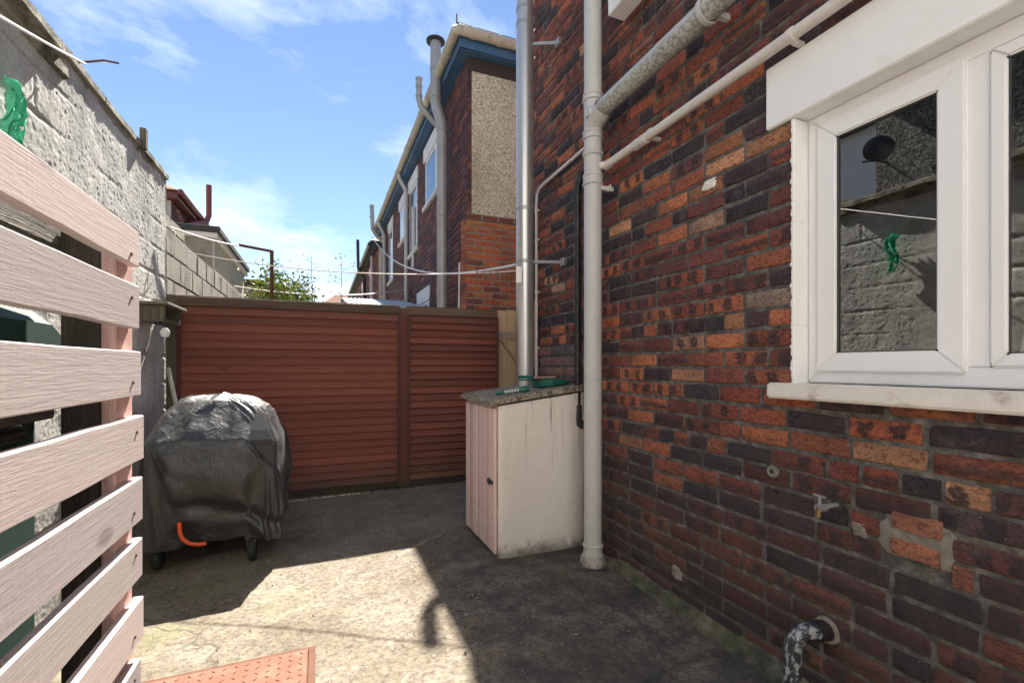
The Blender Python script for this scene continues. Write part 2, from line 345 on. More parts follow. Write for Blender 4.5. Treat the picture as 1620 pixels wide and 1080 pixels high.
def glass():
    m = bpy.data.materials.new('window_glass'); m.use_nodes = True; t = m.node_tree; t.nodes.clear()
    o = t.nodes.new('ShaderNodeOutputMaterial'); mxs = t.nodes.new('ShaderNodeMixShader'); g = t.nodes.new('ShaderNodeBsdfGlossy'); tr = t.nodes.new('ShaderNodeBsdfTransparent')
    g.inputs['Roughness'].default_value = .0; g.inputs['Color'].default_value = (.97, 1, .98, 1); tr.inputs[0].default_value = (.80, .86, .83, 1)
    f = t.nodes.new('ShaderNodeFresnel'); f.inputs['IOR'].default_value = 2.9
    t.links.new(f.outputs[0], mxs.inputs[0]); t.links.new(tr.outputs[0], mxs.inputs[1]); t.links.new(g.outputs[0], mxs.inputs[2]); t.links.new(mxs.outputs[0], o.inputs[0])
    n = t.nodes.new('ShaderNodeTexNoise'); n.inputs['Scale'].default_value = 1.6; gg = t.nodes.new('ShaderNodeNewGeometry'); t.links.new(gg.outputs['Position'], n.inputs['Vector'])
    b = t.nodes.new('ShaderNodeBump'); b.inputs['Strength'].default_value = .05; b.inputs['Distance'].default_value = .01; t.links.new(n.outputs[0], b.inputs['Height']); t.links.new(b.outputs[0], g.inputs['Normal'])
    M['glass'] = m
    n = NT('clear_glass'); M['clear_glass'] = n.done((.9, .92, .9), .05, None, spec=.8, Transmission_Weight=.8, IOR=1.4)
glass()

# ------------------------------------------------------------------ mesh helpers
def rootloc(p):
    v = Vector((0, 0, 0))
    while p is not None: v += p.location; p = p.parent
    return v
class MB:
    def __init__(s): s.v = []; s.f = []
    def add(s, vs, fs):
        b = len(s.v); s.v += [Vector(v) for v in vs]; s.f += [tuple(i+b for i in f) for f in fs]; return s
    def box(s, x0, x1, y0, y1, z0, z1):
        return s.add([(x0,y0,z0),(x1,y0,z0),(x1,y1,z0),(x0,y1,z0),(x0,y0,z1),(x1,y0,z1),(x1,y1,z1),(x0,y1,z1)],
                     [(0,3,2,1),(4,5,6,7),(0,1,5,4),(1,2,6,5),(2,3,7,6),(3,0,4,7)])
    def bar(s, a, b, wx, wz, up=(0,0,1), n=1, wob=0):
        a, b = Vector(a), Vector(b); d = (b-a).normalized(); r = d.cross(Vector(up))
        if r.length < 1e-4: r = d.cross(Vector((1,0,0)))
        r.normalize(); u = r.cross(d); vs = []; fs = []
        for i in range(n+1):
            p = a.lerp(b, i/n)
            if wob: p = p + r*random.uniform(-wob, wob) + u*random.uniform(-wob, wob)
            vs += [p-r*wx/2-u*wz/2, p+r*wx/2-u*wz/2, p+r*wx/2+u*wz/2, p-r*wx/2+u*wz/2]
            if i: fs += [(4*i-4+k, 4*i-4+(k+1)%4, 4*i+(k+1)%4, 4*i+k) for k in range(4)]
        fs += [(3,2,1,0), (4*n, 4*n+1, 4*n+2, 4*n+3)]
        return s.add(vs, fs)
    def tube(s, pts, r, seg=12, cap=True):
        pts = [Vector(p) for p in pts]; rs = r if isinstance(r, (list, tuple)) else [r]*len(pts)
        vs = []; fs = []; ref = None
        for i, p in enumerate(pts):
            d = (pts[min(i+1, len(pts)-1)] - pts[max(i-1, 0)])
            d = d.normalized() if d.length > 1e-9 else Vector((0,0,1))
            if ref is None:
                ref = Vector((0,0,1)) if abs(d.z) < .9 else Vector((1,0,0))
            u = (ref - d*ref.dot(d)).normalized(); v = d.cross(u); ref = u
            for k in range(seg):
                a = 2*math.pi*k/seg; vs.append(p + (u*math.cos(a)+v*math.sin(a))*rs[i])
            if i: fs += [((i-1)*seg+k, (i-1)*seg+(k+1)%seg, i*seg+(k+1)%seg, i*seg+k) for k in range(seg)]
        if cap: fs += [tuple(reversed(range(seg))), tuple(range((len(pts)-1)*seg, len(pts)*seg))]
        return s.add(vs, fs)
    def lathe(s, prof, c, axis='Z', seg=24):     # prof: (r, h)
        vs = []; fs = []
        for i, (r, h) in enumerate(prof):
            for k in range(seg):
                a = 2*math.pi*k/seg; x, y = r*math.cos(a), r*math.sin(a)
                p = {'Z': (x, y, h), 'X': (h, x, y), 'Y': (x, h, y)}[axis]; vs.append(Vector(p)+Vector(c))
            if i: fs += [((i-1)*seg+k, (i-1)*seg+(k+1)%seg, i*seg+(k+1)%seg, i*seg+k) for k in range(seg)]
        return s.add(vs, fs)
    def prism(s, poly, z0, z1):
        n = len(poly)
        return s.add([(x, y, z0) for x, y in poly]+[(x, y, z1) for x, y in poly],
                     [tuple(reversed(range(n))), tuple(range(n, 2*n))]+[(i, (i+1) % n, n+(i+1) % n, n+i) for i in range(n)])
    def build(s, name, mat, parent=None, bevel=0, smooth=False, seg=1, kind=None, norm=True, label=None, rough=0):
        off = rootloc(parent)
        me = bpy.data.meshes.new(name); me.from_pydata([tuple(v-off) for v in s.v], [], s.f); me.update()
        if bevel or norm:
            bm = bmesh.new(); bm.from_mesh(me)
            if norm: bmesh.ops.recalc_face_normals(bm, faces=bm.faces)
            if bevel:
                es = [e for e in bm.edges if len(e.link_faces) == 2 and e.calc_face_angle(0) > .5]
                bmesh.ops.bevel(bm, geom=es, offset=bevel, segments=seg, affect='EDGES', clamp_overlap=True)
            if rough:
                for v in bm.verts:
                    nn = noise.noise_vector((v.co+off)*9)*rough; v.co += nn
            bm.to_mesh(me); bm.free()
        if smooth:
            for p in me.polygons: p.use_smooth = True
            me.set_sharp_from_angle(angle=R(40))
        me.materials.append(M[mat] if isinstance(mat, str) else mat)
        o = bpy.data.objects.new(name, me); C.objects.link(o); o.parent = parent
        if kind: o['kind'] = kind
        if label: o['label'] = label
        return o
def thing(name, label, cat, loc=(0,0,0), group=None):
    o = bpy.data.objects.new(name, None); C.objects.link(o); o.location = loc; o.empty_display_size = .1
    o['label'] = label; o['category'] = cat
    if group: o['group'] = group
    return o
def tag(o, label, cat, group=None):
    o['label'] = label; o['category'] = cat
    if group: o['group'] = group
    return o
def solo(mb, name, mat, label, cat, loc=None, group=None, **k):
    """one mesh that is a thing: its origin moves to loc"""
    o = mb.build(name, mat, None, **k)
    if loc is not None:
        l = Vector(loc); o.data.transform(Matrix.Translation(-l)); o.location = l
    return tag(o, label, cat, group)
def pt(Y, X): return (X, Y)
F = 740.; TH = math.atan(305/740); cs, sn = math.cos(TH), math.sin(TH)
def size_seen(x, y, z, ln, ht):           # used only to rank bricks by how large they show
    d = x*sn+y*cs
    if d < .3: return 0
    px = 810+F*(x*cs-y*sn)/d; py = 578-F*(z-EYE)/d
    if not (-60 < px < 1680 and -40 < py < 1120): return 0
    return ht*F/d*ln*F/d
# ------------------------------------------------------------------ bricks
PAL = [((.230, .064, .038), 24), ((.170, .050, .036), 20), ((.110, .040, .034), 17), ((.060, .034, .036), 13), ((.036, .028, .032), 9),
       ((.330, .110, .052), 11), ((.42, .20, .11), 3), ((.29, .085, .042), 12)]
def pick():
    t = random.uniform(0, sum(w for _, w in PAL))
    for c, wt in PAL:
        t -= wt
        if t <= 0: break
    k = random.uniform(.75, 1.25)*1.72; return tuple(x*k*f*random.uniform(.96, 1.04) for x, f in zip(c, (.90, 1.0, 1.06)))
def brick_geo(l, h, jag=.0036, proud=.0):
    us = [0, .035, .33, .66, .965, 1]; vs_ = [0, .1, .5, .9, 1]
    V = []; UV = []
    sd = Vector((random.random()*50, random.random()*50, 0)); tilt = random.uniform(-.0025, .0025); sh = random.uniform(-.002, .002)
    for j, b in enumerate(vs_):
        for i, a in enumerate(us):
            edge = i in (0, 5) or j in (0, 4)
            n = noise.noise(sd+Vector((a*6, b*3, 0)))
            d = -.013 if edge else (.0018*n + (-.001 if (i in (1, 4) or j in (1, 3)) else .001)) + tilt*(a-.5)*2 + proud
            jx = noise.noise(sd+Vector((a*9, b*7, 5)))*jag*1.6; jy = noise.noise(sd+Vector((a*9, b*7, 9)))*jag*1.5
            # rounded, chipped corners
            ca = (a-.5)*l; cb = (b-.5)*h
            if i in (0, 5) and j in (0, 4): ca *= .975; cb *= .93
            if i in (1, 4) and j in (1, 3): ca *= .993; cb *= .97
            V.append((ca+jx, cb+jy+sh*0+(a-.5)*tilt*1.2, d)); UV.append((a if l > .15 else .25+a*.5, b, 0))
    Fc = [(j*6+i, j*6+i+1, (j+1)*6+i+1, (j+1)*6+i) for j in range(4) for i in range(5)]
    return V, Fc, UV
class BrickSet:
    """mapf(s, t, n) -> world; each brick carries tint, kiss marks and its own face coordinates"""
    def __init__(s, mapf, low=False): s.b = []; s.mapf = mapf; s.low = low
    def add(s, c, t, l, h, col=None, mark=None, proud=0.):
        if s.low:
            p = random.uniform(-.001, .002); V = [(-l/2, -h/2, p), (l/2, -h/2, p), (l/2, h/2, p), (-l/2, h/2, p), (-l/2, -h/2, -.012), (l/2, -h/2, -.012), (l/2, h/2, -.012), (-l/2, h/2, -.012)]
            Fc = [(0, 1, 2, 3), (4, 5, 1, 0), (5, 6, 2, 1), (6, 7, 3, 2), (7, 4, 0, 3)]; UV = [(0, 0, 0), (1, 0, 0), (1, 1, 0), (0, 1, 0)]*2
        else: V, Fc, UV = brick_geo(l, h, proud=proud)
        V = [s.mapf(c+a, t+b, d) for a, b, d in V]
        if mark is None:
            q = random.random()
            mark = (random.uniform(.12, .42), 1. if q < .24 else 0., random.uniform(.7, 1) if .24 < q < .50 else 0.)
        s.b.append((V, Fc, UV, col or pick(), mark, s.mapf(c, t, 0), l, h))
def brick_object(name, group, mat, parent, kind=None):
    off = rootloc(parent); V = []; Fc = []; UV = []; T = []; K = []
    for (v, f, u, col, mk, _, _, _) in group:
        b = len(V); V += [tuple(Vector(p)-off) for p in v]; Fc += [tuple(i+b for i in g) for g in f]; UV += u; T += [(*col, 1)]*len(v); K += [mk]*len(v)
    me = bpy.data.meshes.new(name); me.from_pydata(V, [], Fc)
    a = me.attributes.new('tint', 'FLOAT_COLOR', 'POINT'); a.data.foreach_set('color', [x for t in T for x in t])
    a = me.attributes.new('mark', 'FLOAT_VECTOR', 'POINT'); a.data.foreach_set('vector', [x for t in K for x in t])
    a = me.attributes.new('buv', 'FLOAT_VECTOR', 'POINT'); a.data.foreach_set('vector', [x for t in UV for x in t])
    for p in me.polygons: p.use_smooth = True
    me.set_sharp_from_angle(angle=R(50))
    me.materials.append(M[mat]); me.update()
    o = bpy.data.objects.new(name, me); C.objects.link(o); o.parent = parent
    if kind: o['kind'] = kind
    return o
# ================================================================== SETTING
WX = 1.75
# ground: one wide sheet, the yard concrete on top of it
g = MB(); N = 30
g.add([(-250, -250, -.03), (250, -250, -.03), (250, 250, -.03), (-250, 250, -.03)], [(0, 1, 2, 3)])
g.build('ground', 'earth', kind='structure')
yd = MB(); nx, ny = 78, 160; vs = []
for j in range(ny+1):
    for i in range(nx+1):
        x = -1.3+3.6*i/nx; y = -2.2+7.4*j/ny
        z = .010*noise.fractal(Vector((x*1.3, y*1.3, 3)), 1, 2, 4)+.0025*noise.noise(Vector((x*9, y*9, 1)))
        vs.append((x, y, z))
yd.add(vs, [(j*(nx+1)+i, j*(nx+1)+i+1, (j+1)*(nx+1)+i+1, (j+1)*(nx+1)+i) for j in range(ny) for i in range(nx)])
yd.build('yard_concrete', 'yard_concrete', kind='structure', smooth=True)

# ------------------------------------------------------------------ our house (right)
house = thing('brick_house', 'two-storey dark red rustic brick house wall with white kitchen window, beside the yard', 'house', (WX, 1.5, 0))
def core(mb, x0=WX+.008):
    # wall body, butt-jointed round the window opening (Y .03 - 1.30, z 1.135 - 2.515)
    mb.box(x0, WX+.30, 1.30, 3.76, -.05, 5.4); mb.box(x0, WX+.30, -2.2, 1.30, -.05, 1.15)
    mb.box(x0, WX+.30, -2.2, 1.30, 2.50, 5.4); mb.box(x0, WX+.30, -2.2, .03, 1.15, 2.50)
    mb.box(WX+.30, 6.5, 3.46, 3.76, -.05, 5.4); mb.box(WX+.30, 6.5, -2.2, -1.9, -.05, 5.4)
    return mb
core(MB()).build('mortar_wall', 'mortar', house)
bs = BrickSet(lambda s, t, n: Vector((WX-n+random.uniform(-.0007, .0007)*0, s, t)))
CH = .083; z0 = .02; row = 0; ORANGE = (.62, .26, .13)
z = z0
PALE = [(1.80, 1.99, (.50, .33, .22)), (1.52, 2.23, (.44, .22, .11)), (1.70, 2.16, (.42, .20, .11)), (1.62, 2.31, (.38, .16, .08)), (3.30, 1.88, (.48, .34, .24)), (1.35, 1.52, (.40, .32, .25)), (1.66, .92, (.36, .14, .07)), (1.2, .95, (.35, .13, .065)), (1.55, .50, (.30, .10, .05)), (1.63, 1.45, (.42, .22, .11))]
while z < 5.36:
    # garden-wall look: mostly stretchers, now and then a row that mixes in headers
    y = 3.752; off = .118 if row % 2 else 0
    header_row = row % 7 == 3
    first = True; jamb = 1.207 < z+.038 < 2.25
    lim = 1.302 if jamb else (1.42 if 2.22 < z+.04 < 2.53 else -.6)
    zc = z+.0375+random.uniform(-.0025, .0025)
    if 2.18 < z < 2.26 and z+.075 > 2.256: lim = 1.42
    ys = []
    y = lim if lim > 0 else -2.1
    if lim == 1.302: ln0 = .108 if row % 2 else .226
    else: ln0 = .226 if (row % 2 == 0) else .112
    cur = y
    while cur < 3.75:
        if first: l = ln0; first = False
        elif header_row: l = .107 if random.random() < .85 else .226
        else: l = .226 if random.random() < .93 else .107
        if cur+l > 3.745: l = 3.752-cur
        if l > .03: ys.append((cur+l/2, l-.0))
        cur += l+random.uniform(.006, .014)
    for (yc, l) in ys:
        h = .0735+random.uniform(-.004, .003)
        if yc < .03+.1 and jamb: continue
        if .63 < zc < .80 and yc-l/2 < .985 and yc+l/2 > .795:      # bricks cut back round the two new bats
            a0, a1 = yc-l/2, yc+l/2
            if a1 > .985+.035: yc, l = (.985+a1)/2, a1-.985
            elif a0 < .795-.035: yc, l = (a0+.795)/2, .795-a0
            else: continue
        col = mark = None
        for (py, pz, pc) in PALE:
            if abs(yc-py) < l/2 and abs(zc-pz) < .0415: col = pc; mark = (0, 0, 0)
        if 1.6 < yc < 3.2 and 1.35 < zc < 2.05 and random.random() < .35 and col is None: mark = (random.uniform(.15, .35), 1., 0)
        if yc > 2.9 and 1.2 < zc < 1.4: col = tuple(a*.55+.14 for a in pick()); mark = (0, 0, 0)
        bs.add(yc, zc, l, h, col, mark)
    if jamb:                                # courses on the camera side of the window
        cur = -2.1
        while cur < -.1:
            l = .226
            if cur+l > .02: l = .02-cur
            if l > .05: bs.add(cur+l/2, zc, l-.006, .072)
            cur += l+.01
    z += CH; row += 1
# two new orange bats set in the fresh patch
for (yc, zc) in ((.880, .765), (.884, .680)): bs.add(yc, zc, .138, .062, (.66, .27, .15), (0, 0, 0), .0105)
ranked = sorted(bs.b, key=lambda b: -size_seen(b[5].x, b[5].y, b[5].z, b[6], b[7]))
for b in ranked[:300]: brick_object('brick', [b], 'brick_rustic', house)
brick_object('brickwork', ranked[300:], 'brick_rustic', house, kind='stuff')
# end wall of the wing (beyond the flue)
e = BrickSet(lambda s, t, n: Vector((s, 3.76+n+.006, t)), low=True)
z = .02; k = 0
while z < 5.3:
    x = WX+.01+(k % 2)*.118-.118
    while x < 6.3:
        if x+.11 > WX+.1: e.add(x+.113, z+.037, .226, .072)
        x += .236
    z += CH; k += 1
brick_object('end_brickwork', e.b, 'brick_rustic', house, kind='stuff')
# roof: low hipped slope, fascia, soffit, gutter
def roof(parent, x0, x1, y0, y1, ze, rise, mat='slate'):
    m = MB(); xm = (x0+x1)/2; d = min((x1-x0)/2, (y1-y0)/2)
    a = [(x0, y0, ze), (x1, y0, ze), (x1, y1, ze), (x0, y1, ze)]
    r = [(xm, y0+d, ze+rise), (xm, y1-d, ze+rise)]
    m.add(a+r+[(x, y, ze-.02) for x, y, _ in a], [(0, 1, 4), (1, 2, 5, 4), (2, 3, 5), (3, 0, 4, 5), (9, 8, 7, 6), (0, 6, 7, 1), (1, 7, 8, 2), (2, 8, 9, 3), (3, 9, 6, 0)])
    return m.build('roof', mat, parent)
rf = roof(house, WX-.16, 6.7, -2.4, 3.92, 5.43, 1.7)
MB().box(WX-.14, 6.68, -2.38, 3.90, 5.402, 5.408).box(WX-.155, WX-.135, -2.38, 3.90, 5.26, 5.402).build('fascia', 'blue_fascia', house)
# window: lintel, sill, reveal, frame, sash, panes
MB().box(WX-.012, WX+.10, -.10, 1.417, 2.256, 2.515).build('lintel', 'white_paint', house, bevel=.006, rough=.003)
sl_ = MB().box(WX-.055, WX+.075, -.10, 1.378, 1.138, 1.200); sl_.build('sill', 'sill_paint', house, bevel=.008, seg=2, rough=.004)
rv = MB(); NR = 150; vs = []
for i in range(NR+1):                     # painted brick reveal: courses swell slightly, the edge toward the bricks is ragged
    zz = 1.2+1.054*i/NR; ph = ((zz-.02) % CH)/CH; jn = max(0, 1-abs(ph-.93)/.07)*.003
    rag = .006*noise.noise(Vector((0, zz*45, 3)))+.004*noise.noise(Vector((0, zz*140, 7)))+(.006 if jn > 0 else 0)
    xw = WX-.0045+jn+.001*noise.noise(Vector((3, zz*60, 1)))
    yy = 1.292+jn
    vs += [(WX+.012, 1.306+rag, zz), (xw, 1.304+rag, zz), (xw, yy+.004, zz), (xw+.004, yy, zz), (WX+.04, yy+.001*noise.noise(Vector((9, zz*30, 1))), zz), (WX+.078, yy, zz)]
rv.add(vs, [(6*i+q, 6*i+q+1, 6*i+7+q, 6*i+6+q) for i in range(NR) for q in range(5)])
rv.build('reveal', 'white_paint', house, smooth=True)
MB().box(WX+.072, WX+.29, 1.293, 1.34, 1.15, 2.5).box(WX+.101, WX+.29, .03, 1.29, 2.258, 2.499).build('reveal_backing', 'white_paint', house)
win = MB(); FX = WX+.074
def ring(mb, xf, xb, ya, yb, za, zb, wd):
    """mitred rectangular frame, ya < yb"""
    o = [(ya, za), (yb, za), (yb, zb), (ya, zb)]; i = [(ya+wd, za+wd), (yb-wd, za+wd), (yb-wd, zb-wd), (ya+wd, zb-wd)]
    for k in range(4):
        n = (k+1) % 4; g_ = .0006
        q = [o[k], o[n], i[n], i[k]]
        mb.add([(xf, y, z) for y, z in q]+[(xb, y, z) for y, z in q], [(0, 1, 2, 3), (7, 6, 5, 4), (0, 4, 5, 1), (1, 5, 6, 2), (2, 6, 7, 3), (3, 7, 4, 0)])
    return mb
w0 = MB(); 
ring(w0, FX, FX+.06, .06, 1.291, 1.202, 2.255, .062)
winf = w0.build('window', 'upvc', house, bevel=.004, seg=2)
MB().box(FX+.0015, FX+.058, .735, .80, 1.265, 2.193).build('mullion', 'upvc', winf, bevel=.003, seg=2)
sa = MB(); ring(sa, FX-.014, FX+.035, .788, 1.246, 1.246, 2.212, .072); sa.build('sash', 'upvc', winf, bevel=.005, seg=2)
gk = MB(); ring(gk, FX-.004, FX+.01, .858, 1.176, 1.316, 2.142, .006); gk.build('gasket', 'gasket', winf)
MB().box(FX+.004, FX+.008, .862, 1.172, 1.320, 2.138).build('pane', 'glass', winf)
fb = MB(); ring(fb, FX-.006, FX+.03, .062, .737, 1.264, 2.194, .040); fb.build('bead', 'upvc', winf, bevel=.006, seg=2)
gk = MB(); ring(gk, FX+.003, FX+.01, .100, .699, 1.302, 2.156, .006); gk.build('gasket', 'gasket', winf)
MB().box(FX+.006, FX+.010, .104, .695, 1.306, 2.152).build('pane', 'glass', winf)
# dim kitchen behind the glass
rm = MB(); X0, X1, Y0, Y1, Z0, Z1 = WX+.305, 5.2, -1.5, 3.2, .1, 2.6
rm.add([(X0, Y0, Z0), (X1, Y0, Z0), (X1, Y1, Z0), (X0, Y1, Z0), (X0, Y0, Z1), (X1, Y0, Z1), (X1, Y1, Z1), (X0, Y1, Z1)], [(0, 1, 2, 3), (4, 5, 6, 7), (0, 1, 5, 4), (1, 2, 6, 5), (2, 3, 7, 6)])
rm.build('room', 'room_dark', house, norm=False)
bl = MB().box(WX+.16, WX+.28, .03, 1.30, 1.152, 1.17); bl.build('window_board', 'white_paint', house)

# ragged mortar patch round the orange bats, cement daubs, hole, stains on the wall
def blob(name, yc, zc, ry, rz, mat, lab=None, th=.010, seed=0, parent=house, holes=()):
    m = MB(); n = 40; rings = 7; vs = [Vector((WX-th*1.0, yc, zc))]
    for r in range(1, rings+1):
        for k in range(n):
            a = 2*math.pi*k/n
            rad = 1+.28*noise.fractal(Vector((math.cos(a)*1.7+seed, math.sin(a)*1.7, 3)), 1, 2, 4)
            sq = 1/max(abs(math.cos(a)), abs(math.sin(a)))**.55
            f = r/rings; yy = yc+ry*rad*sq*.82*f*math.cos(a); zz_ = zc+rz*rad*sq*.82*f*math.sin(a)
            d = th*(1-f**6)+.0035*noise.noise(Vector((yy*60, zz_*60, seed)))
            vs.append(Vector((WX+.004-d if r < rings else WX+.006, yy, zz_)))
    fs = [(0, 1+k, 1+(k+1) % n) for k in range(n)]
    for r in range(rings-1):
        fs += [(1+r*n+k, 1+(r+1)*n+k, 1+(r+1)*n+(k+1) % n, 1+r*n+(k+1) % n) for k in range(n)]
    m.add(vs, fs); return m.build(name, mat, parent, smooth=True, label=lab)
blob('mortar_patch', .890, .720, .125, .090, 'patch_mortar', 'pale grey fresh mortar patch holding two orange bricks', .0070, 2)
blob('cement_daub', 1.734, 2.147, .055, .034, 'sill_paint', 'cream cement daub smeared on brick below the white waste pipe', .012, 5)
blob('cement_daub', 1.96, .175, .05, .05, 'patch_mortar', 'pale cement daub low on the wall by the ground', .008, 8)
blob('cement_daub', 1.055, .70, .035, .035, 'patch_mortar', None, .006, 12)
hl = MB(); hl.lathe([(.010, -.016), (.024, -.014), (.026, -.005), (.022, .004)], (WX, 1.383, .831), 'X', 16); hl.build('drill_hole_rim', 'patch_mortar', house, smooth=True)
MB().lathe([(.0001, -.0125), (.0115, -.0125), (.0115, .0)], (WX, 1.383, .831), 'X', 14).build('drill_hole', 'black_iron', house)
# mortar fillet along the foot of the wall
fl = MB(); ns = 90; prof = 6; vs = []
for i in range(ns+1):
    y = -.8+3.5*i/ns
    for j in range(prof+1):
        a = j/prof; wdt = .085+.03*noise.noise(Vector((y*2.3, 0, 7))); ht = (.06+.035*noise.noise(Vector((y*3.1, 4, 2))))*min(1, (2.72-y)*3)+.012
        x = WX+.01-wdt*(1-a)-.0; zf = -.012+ht*(a**.7)
        x += .012*noise.noise(Vector((y*7, a*3, 1))); zf += .010*noise.noise(Vector((y*8, a*4, 5)))
        vs.append((x, y, zf))
fl.add(vs, [(i*(prof+1)+j, (i+1)*(prof+1)+j, (i+1)*(prof+1)+j+1, i*(prof+1)+j+1) for i in range(ns) for j in range(prof)])
fl.build('base_fillet', 'mossy_mortar', house, smooth=True)

# ------------------------------------------------------------------ pipes on the wall
PY, PX, PR = 2.58, 1.625, .057
soil = thing('soil_pipe', 'thick light grey vertical drain pipe with branch fitting, in front of the cabinet corner', 'drain pipe', (PX, PY, 0))
MB().tube([(PX, PY, z) for z in (.05, 2.20, 2.215, 2.36, 2.62, 2.63, 3.0, 3.3, 5.6)], PR, 32).build('pipe', 'grey_pvc', soil, smooth=True)
def collar(z, h=.05, r=PR+.009):
    MB().lathe([(PR, z-h/2), (r, z-h/2+.004), (r, z-h/2+.014), (r-.005, z-h/2+.017), (r-.005, z+h/2-.017), (r, z+h/2-.014), (r, z+h/2-.004), (PR, z+h/2)], (PX, PY, 0), 'Z', 32).build('collar', 'grey_pvc', soil, smooth=True)
for z, h in ((2.455, .07), (2.62, .03), (2.74, .055), (2.98, .05), (3.77, .05), (.09, .08)): collar(z, h)
MB().lathe([(.0, .0), (.028, .0), (.03, .008), (.034, .022), (.03, .028), (.0, .028)], (PX-.075, PY-.045, 2.86), 'X', 20).build('access_cap', 'grey_pvc', soil, smooth=True)
for z in (2.40, 3.75): MB().box(PX+.03, WX, PY-.052, PY-.03, z-.014, z+.014).box(PX+.085, PX+.09, PY-.075, PY-.03, z-.02, z+.02).build('bracket', 'grey_pvc', soil, bevel=.003)
MB().tube([(PX, PY, .0), (PX, PY, .045), (PX, PY, .07)], [.085, .08, .06], 24).build('shoe', 'soil_pipe_old', soil, smooth=True)
br = thing('branch_pipe', 'mossy white horizontal waste branch pipe running above the kitchen window', 'drain pipe', (PX, 1.4, 2.86))
MB().tube([(PX, PY-.05, 2.845), (PX, PY-.11, 2.862), (PX, 1.5, 2.875), (PX, -.6, 2.90)], PR-.005, 28).build('pipe', 'mossy_pvc', br, smooth=True)
MB().tube([(PX, PY-.02, 2.80), (PX, PY-.06, 2.835), (PX, PY-.13, 2.862)], [PR, PR+.003, PR+.006], 28, cap=False).build('socket', 'grey_pvc', br, smooth=True)
for y in (1.62,): MB().lathe([(PR, -.012), (PR+.006, -.012), (PR+.006, .012), (PR, .012)], (PX, y, 2.874), 'Y', 24).box(PX+.05, WX, y-.012, y+.012, 2.86, 2.885).build('clip', 'grey_pvc', br, smooth=True)
ws = thing('waste_pipe', 'thin cream waste pipe running level just above the white lintel', 'drain pipe', (1.70, 1.4, 2.53))
WXP = 1.700
MB().tube([(PX+.02, PY-.05, 2.535), (WXP-.02, PY-.09, 2.535), (WXP-.01, 1.5, 2.545), (WXP, -.6, 2.565)], .0235, 18).build('pipe', 'waste_pvc', ws, smooth=True)
for y0, y1 in ((PY-.10, PY-.06), (2.12, 2.17), (2.19, 2.23)): MB().tube([(WXP-.014, y0, 2.537), (WXP-.014, y1, 2.537)], .029, 18).build('coupling', 'waste_pvc', ws, smooth=True)
for y in (2.09, 1.26): MB().tube([(WXP-.01, y-.012, 2.546), (WXP-.01, y+.012, 2.546)], .028, 16).box(WXP, WX, y-.01, y+.01, 2.515, 2.53).build('clip', 'waste_pvc', ws, smooth=True)
# black square downpipe behind the grey one
bk = thing('black_waste_pipe', 'slim matt black pipe rising beside the thick grey drain pipe', 'drain pipe', (1.70, 2.87, .8))
MB().tube([(1.735, 2.80, 2.66), (1.70, 2.86, 2.62), (1.695, 2.89, 2.52), (1.695, 2.89, .90)], .024, 14).build('pipe', 'black_plastic', bk, smooth=True)
MB().tube([(1.695, 2.89, .99), (1.695, 2.89, .90), (1.70, 2.885, .86), (1.73, 2.87, .85)], .032, 14).build('elbow', 'black_plastic', bk, smooth=True)
MB().box(1.68, 1.75, 2.885, 2.925, .83, .88).build('clip', 'black_plastic', bk, bevel=.004)
# painted copper pipe: along, then down beside the flue
cp = thing('copper_gas_pipe', 'thin pinkish painted gas pipe bending down beside the steel flue', 'pipe', (1.72, 3.62, 1.2))
MB().tube([(1.725, 2.66, 2.80), (1.725, 3.50, 2.775), (1.725, 3.58, 2.765), (1.725, 3.625, 2.73), (1.725, 3.635, 2.66), (1.725, 3.635, 1.12)], .0125, 10).build('pipe', 'white_pvc_pipe', cp, smooth=True)
for z in (1.42, 1.9, 2.35, 2.6): MB().box(1.715, 1.75, 3.622, 3.655, z-.008, z+.008).build('clip', 'white_pvc_pipe', cp, bevel=.002)
solo(MB().bar((1.735, 3.70, 1.85), (1.735, 3.70, 2.62), .02, .02), 'cable_conduit', 'dark_timber', 'dark narrow conduit on brick corner behind the steel flue', 'conduit', (1.735, 3.70, 1.85))
solo(MB().box(1.715, 1.745, 3.66, 3.74, 1.26, 1.78), 'timber_batten', 'batten_wood', 'orange-brown upright timber batten fixed beside the thin pipe', 'batten', (1.73, 3.7, 1.26), bevel=.003)
# thin black cable looping down
pts = []
for i in range(26):
    a = i/25; pts.append((WX-.012, 1.95+.62*a**.6, 3.62-.75*a-.10*math.sin(a*math.pi)))
pts += [(WX-.012, 2.62, 2.8-.0), (WX-.012, 2.655, 2.6)]
solo(MB().tube(pts, .004, 6), 'black_cable', 'black_plastic', 'thin black cable looping down brickwork right of the grey drain pipe', 'cable', (WX-.012, 2.6, 2.6), smooth=True)
fl_ = thing('flood_light', 'white box with small black floodlight high on the brick wall', 'light', (1.70, 2.3, 3.40))
MB().box(1.63, WX, 2.16, 2.42, 3.40, 3.56).build('back_box', 'white_paint', fl_, bevel=.006)
MB().box(1.55, 1.68, 1.98, 2.14, 3.40, 3.50).build('lamp_head', 'black_iron', fl_, bevel=.01)
MB().tube([(1.64, 2.18, 3.47), (1.61, 2.12, 3.45)], .012, 8).build('bracket', 'black_iron', fl_)
MB().box(1.545, 1.552, 1.99, 2.13, 3.41, 3.49).build('lens', 'clear_glass', fl_)

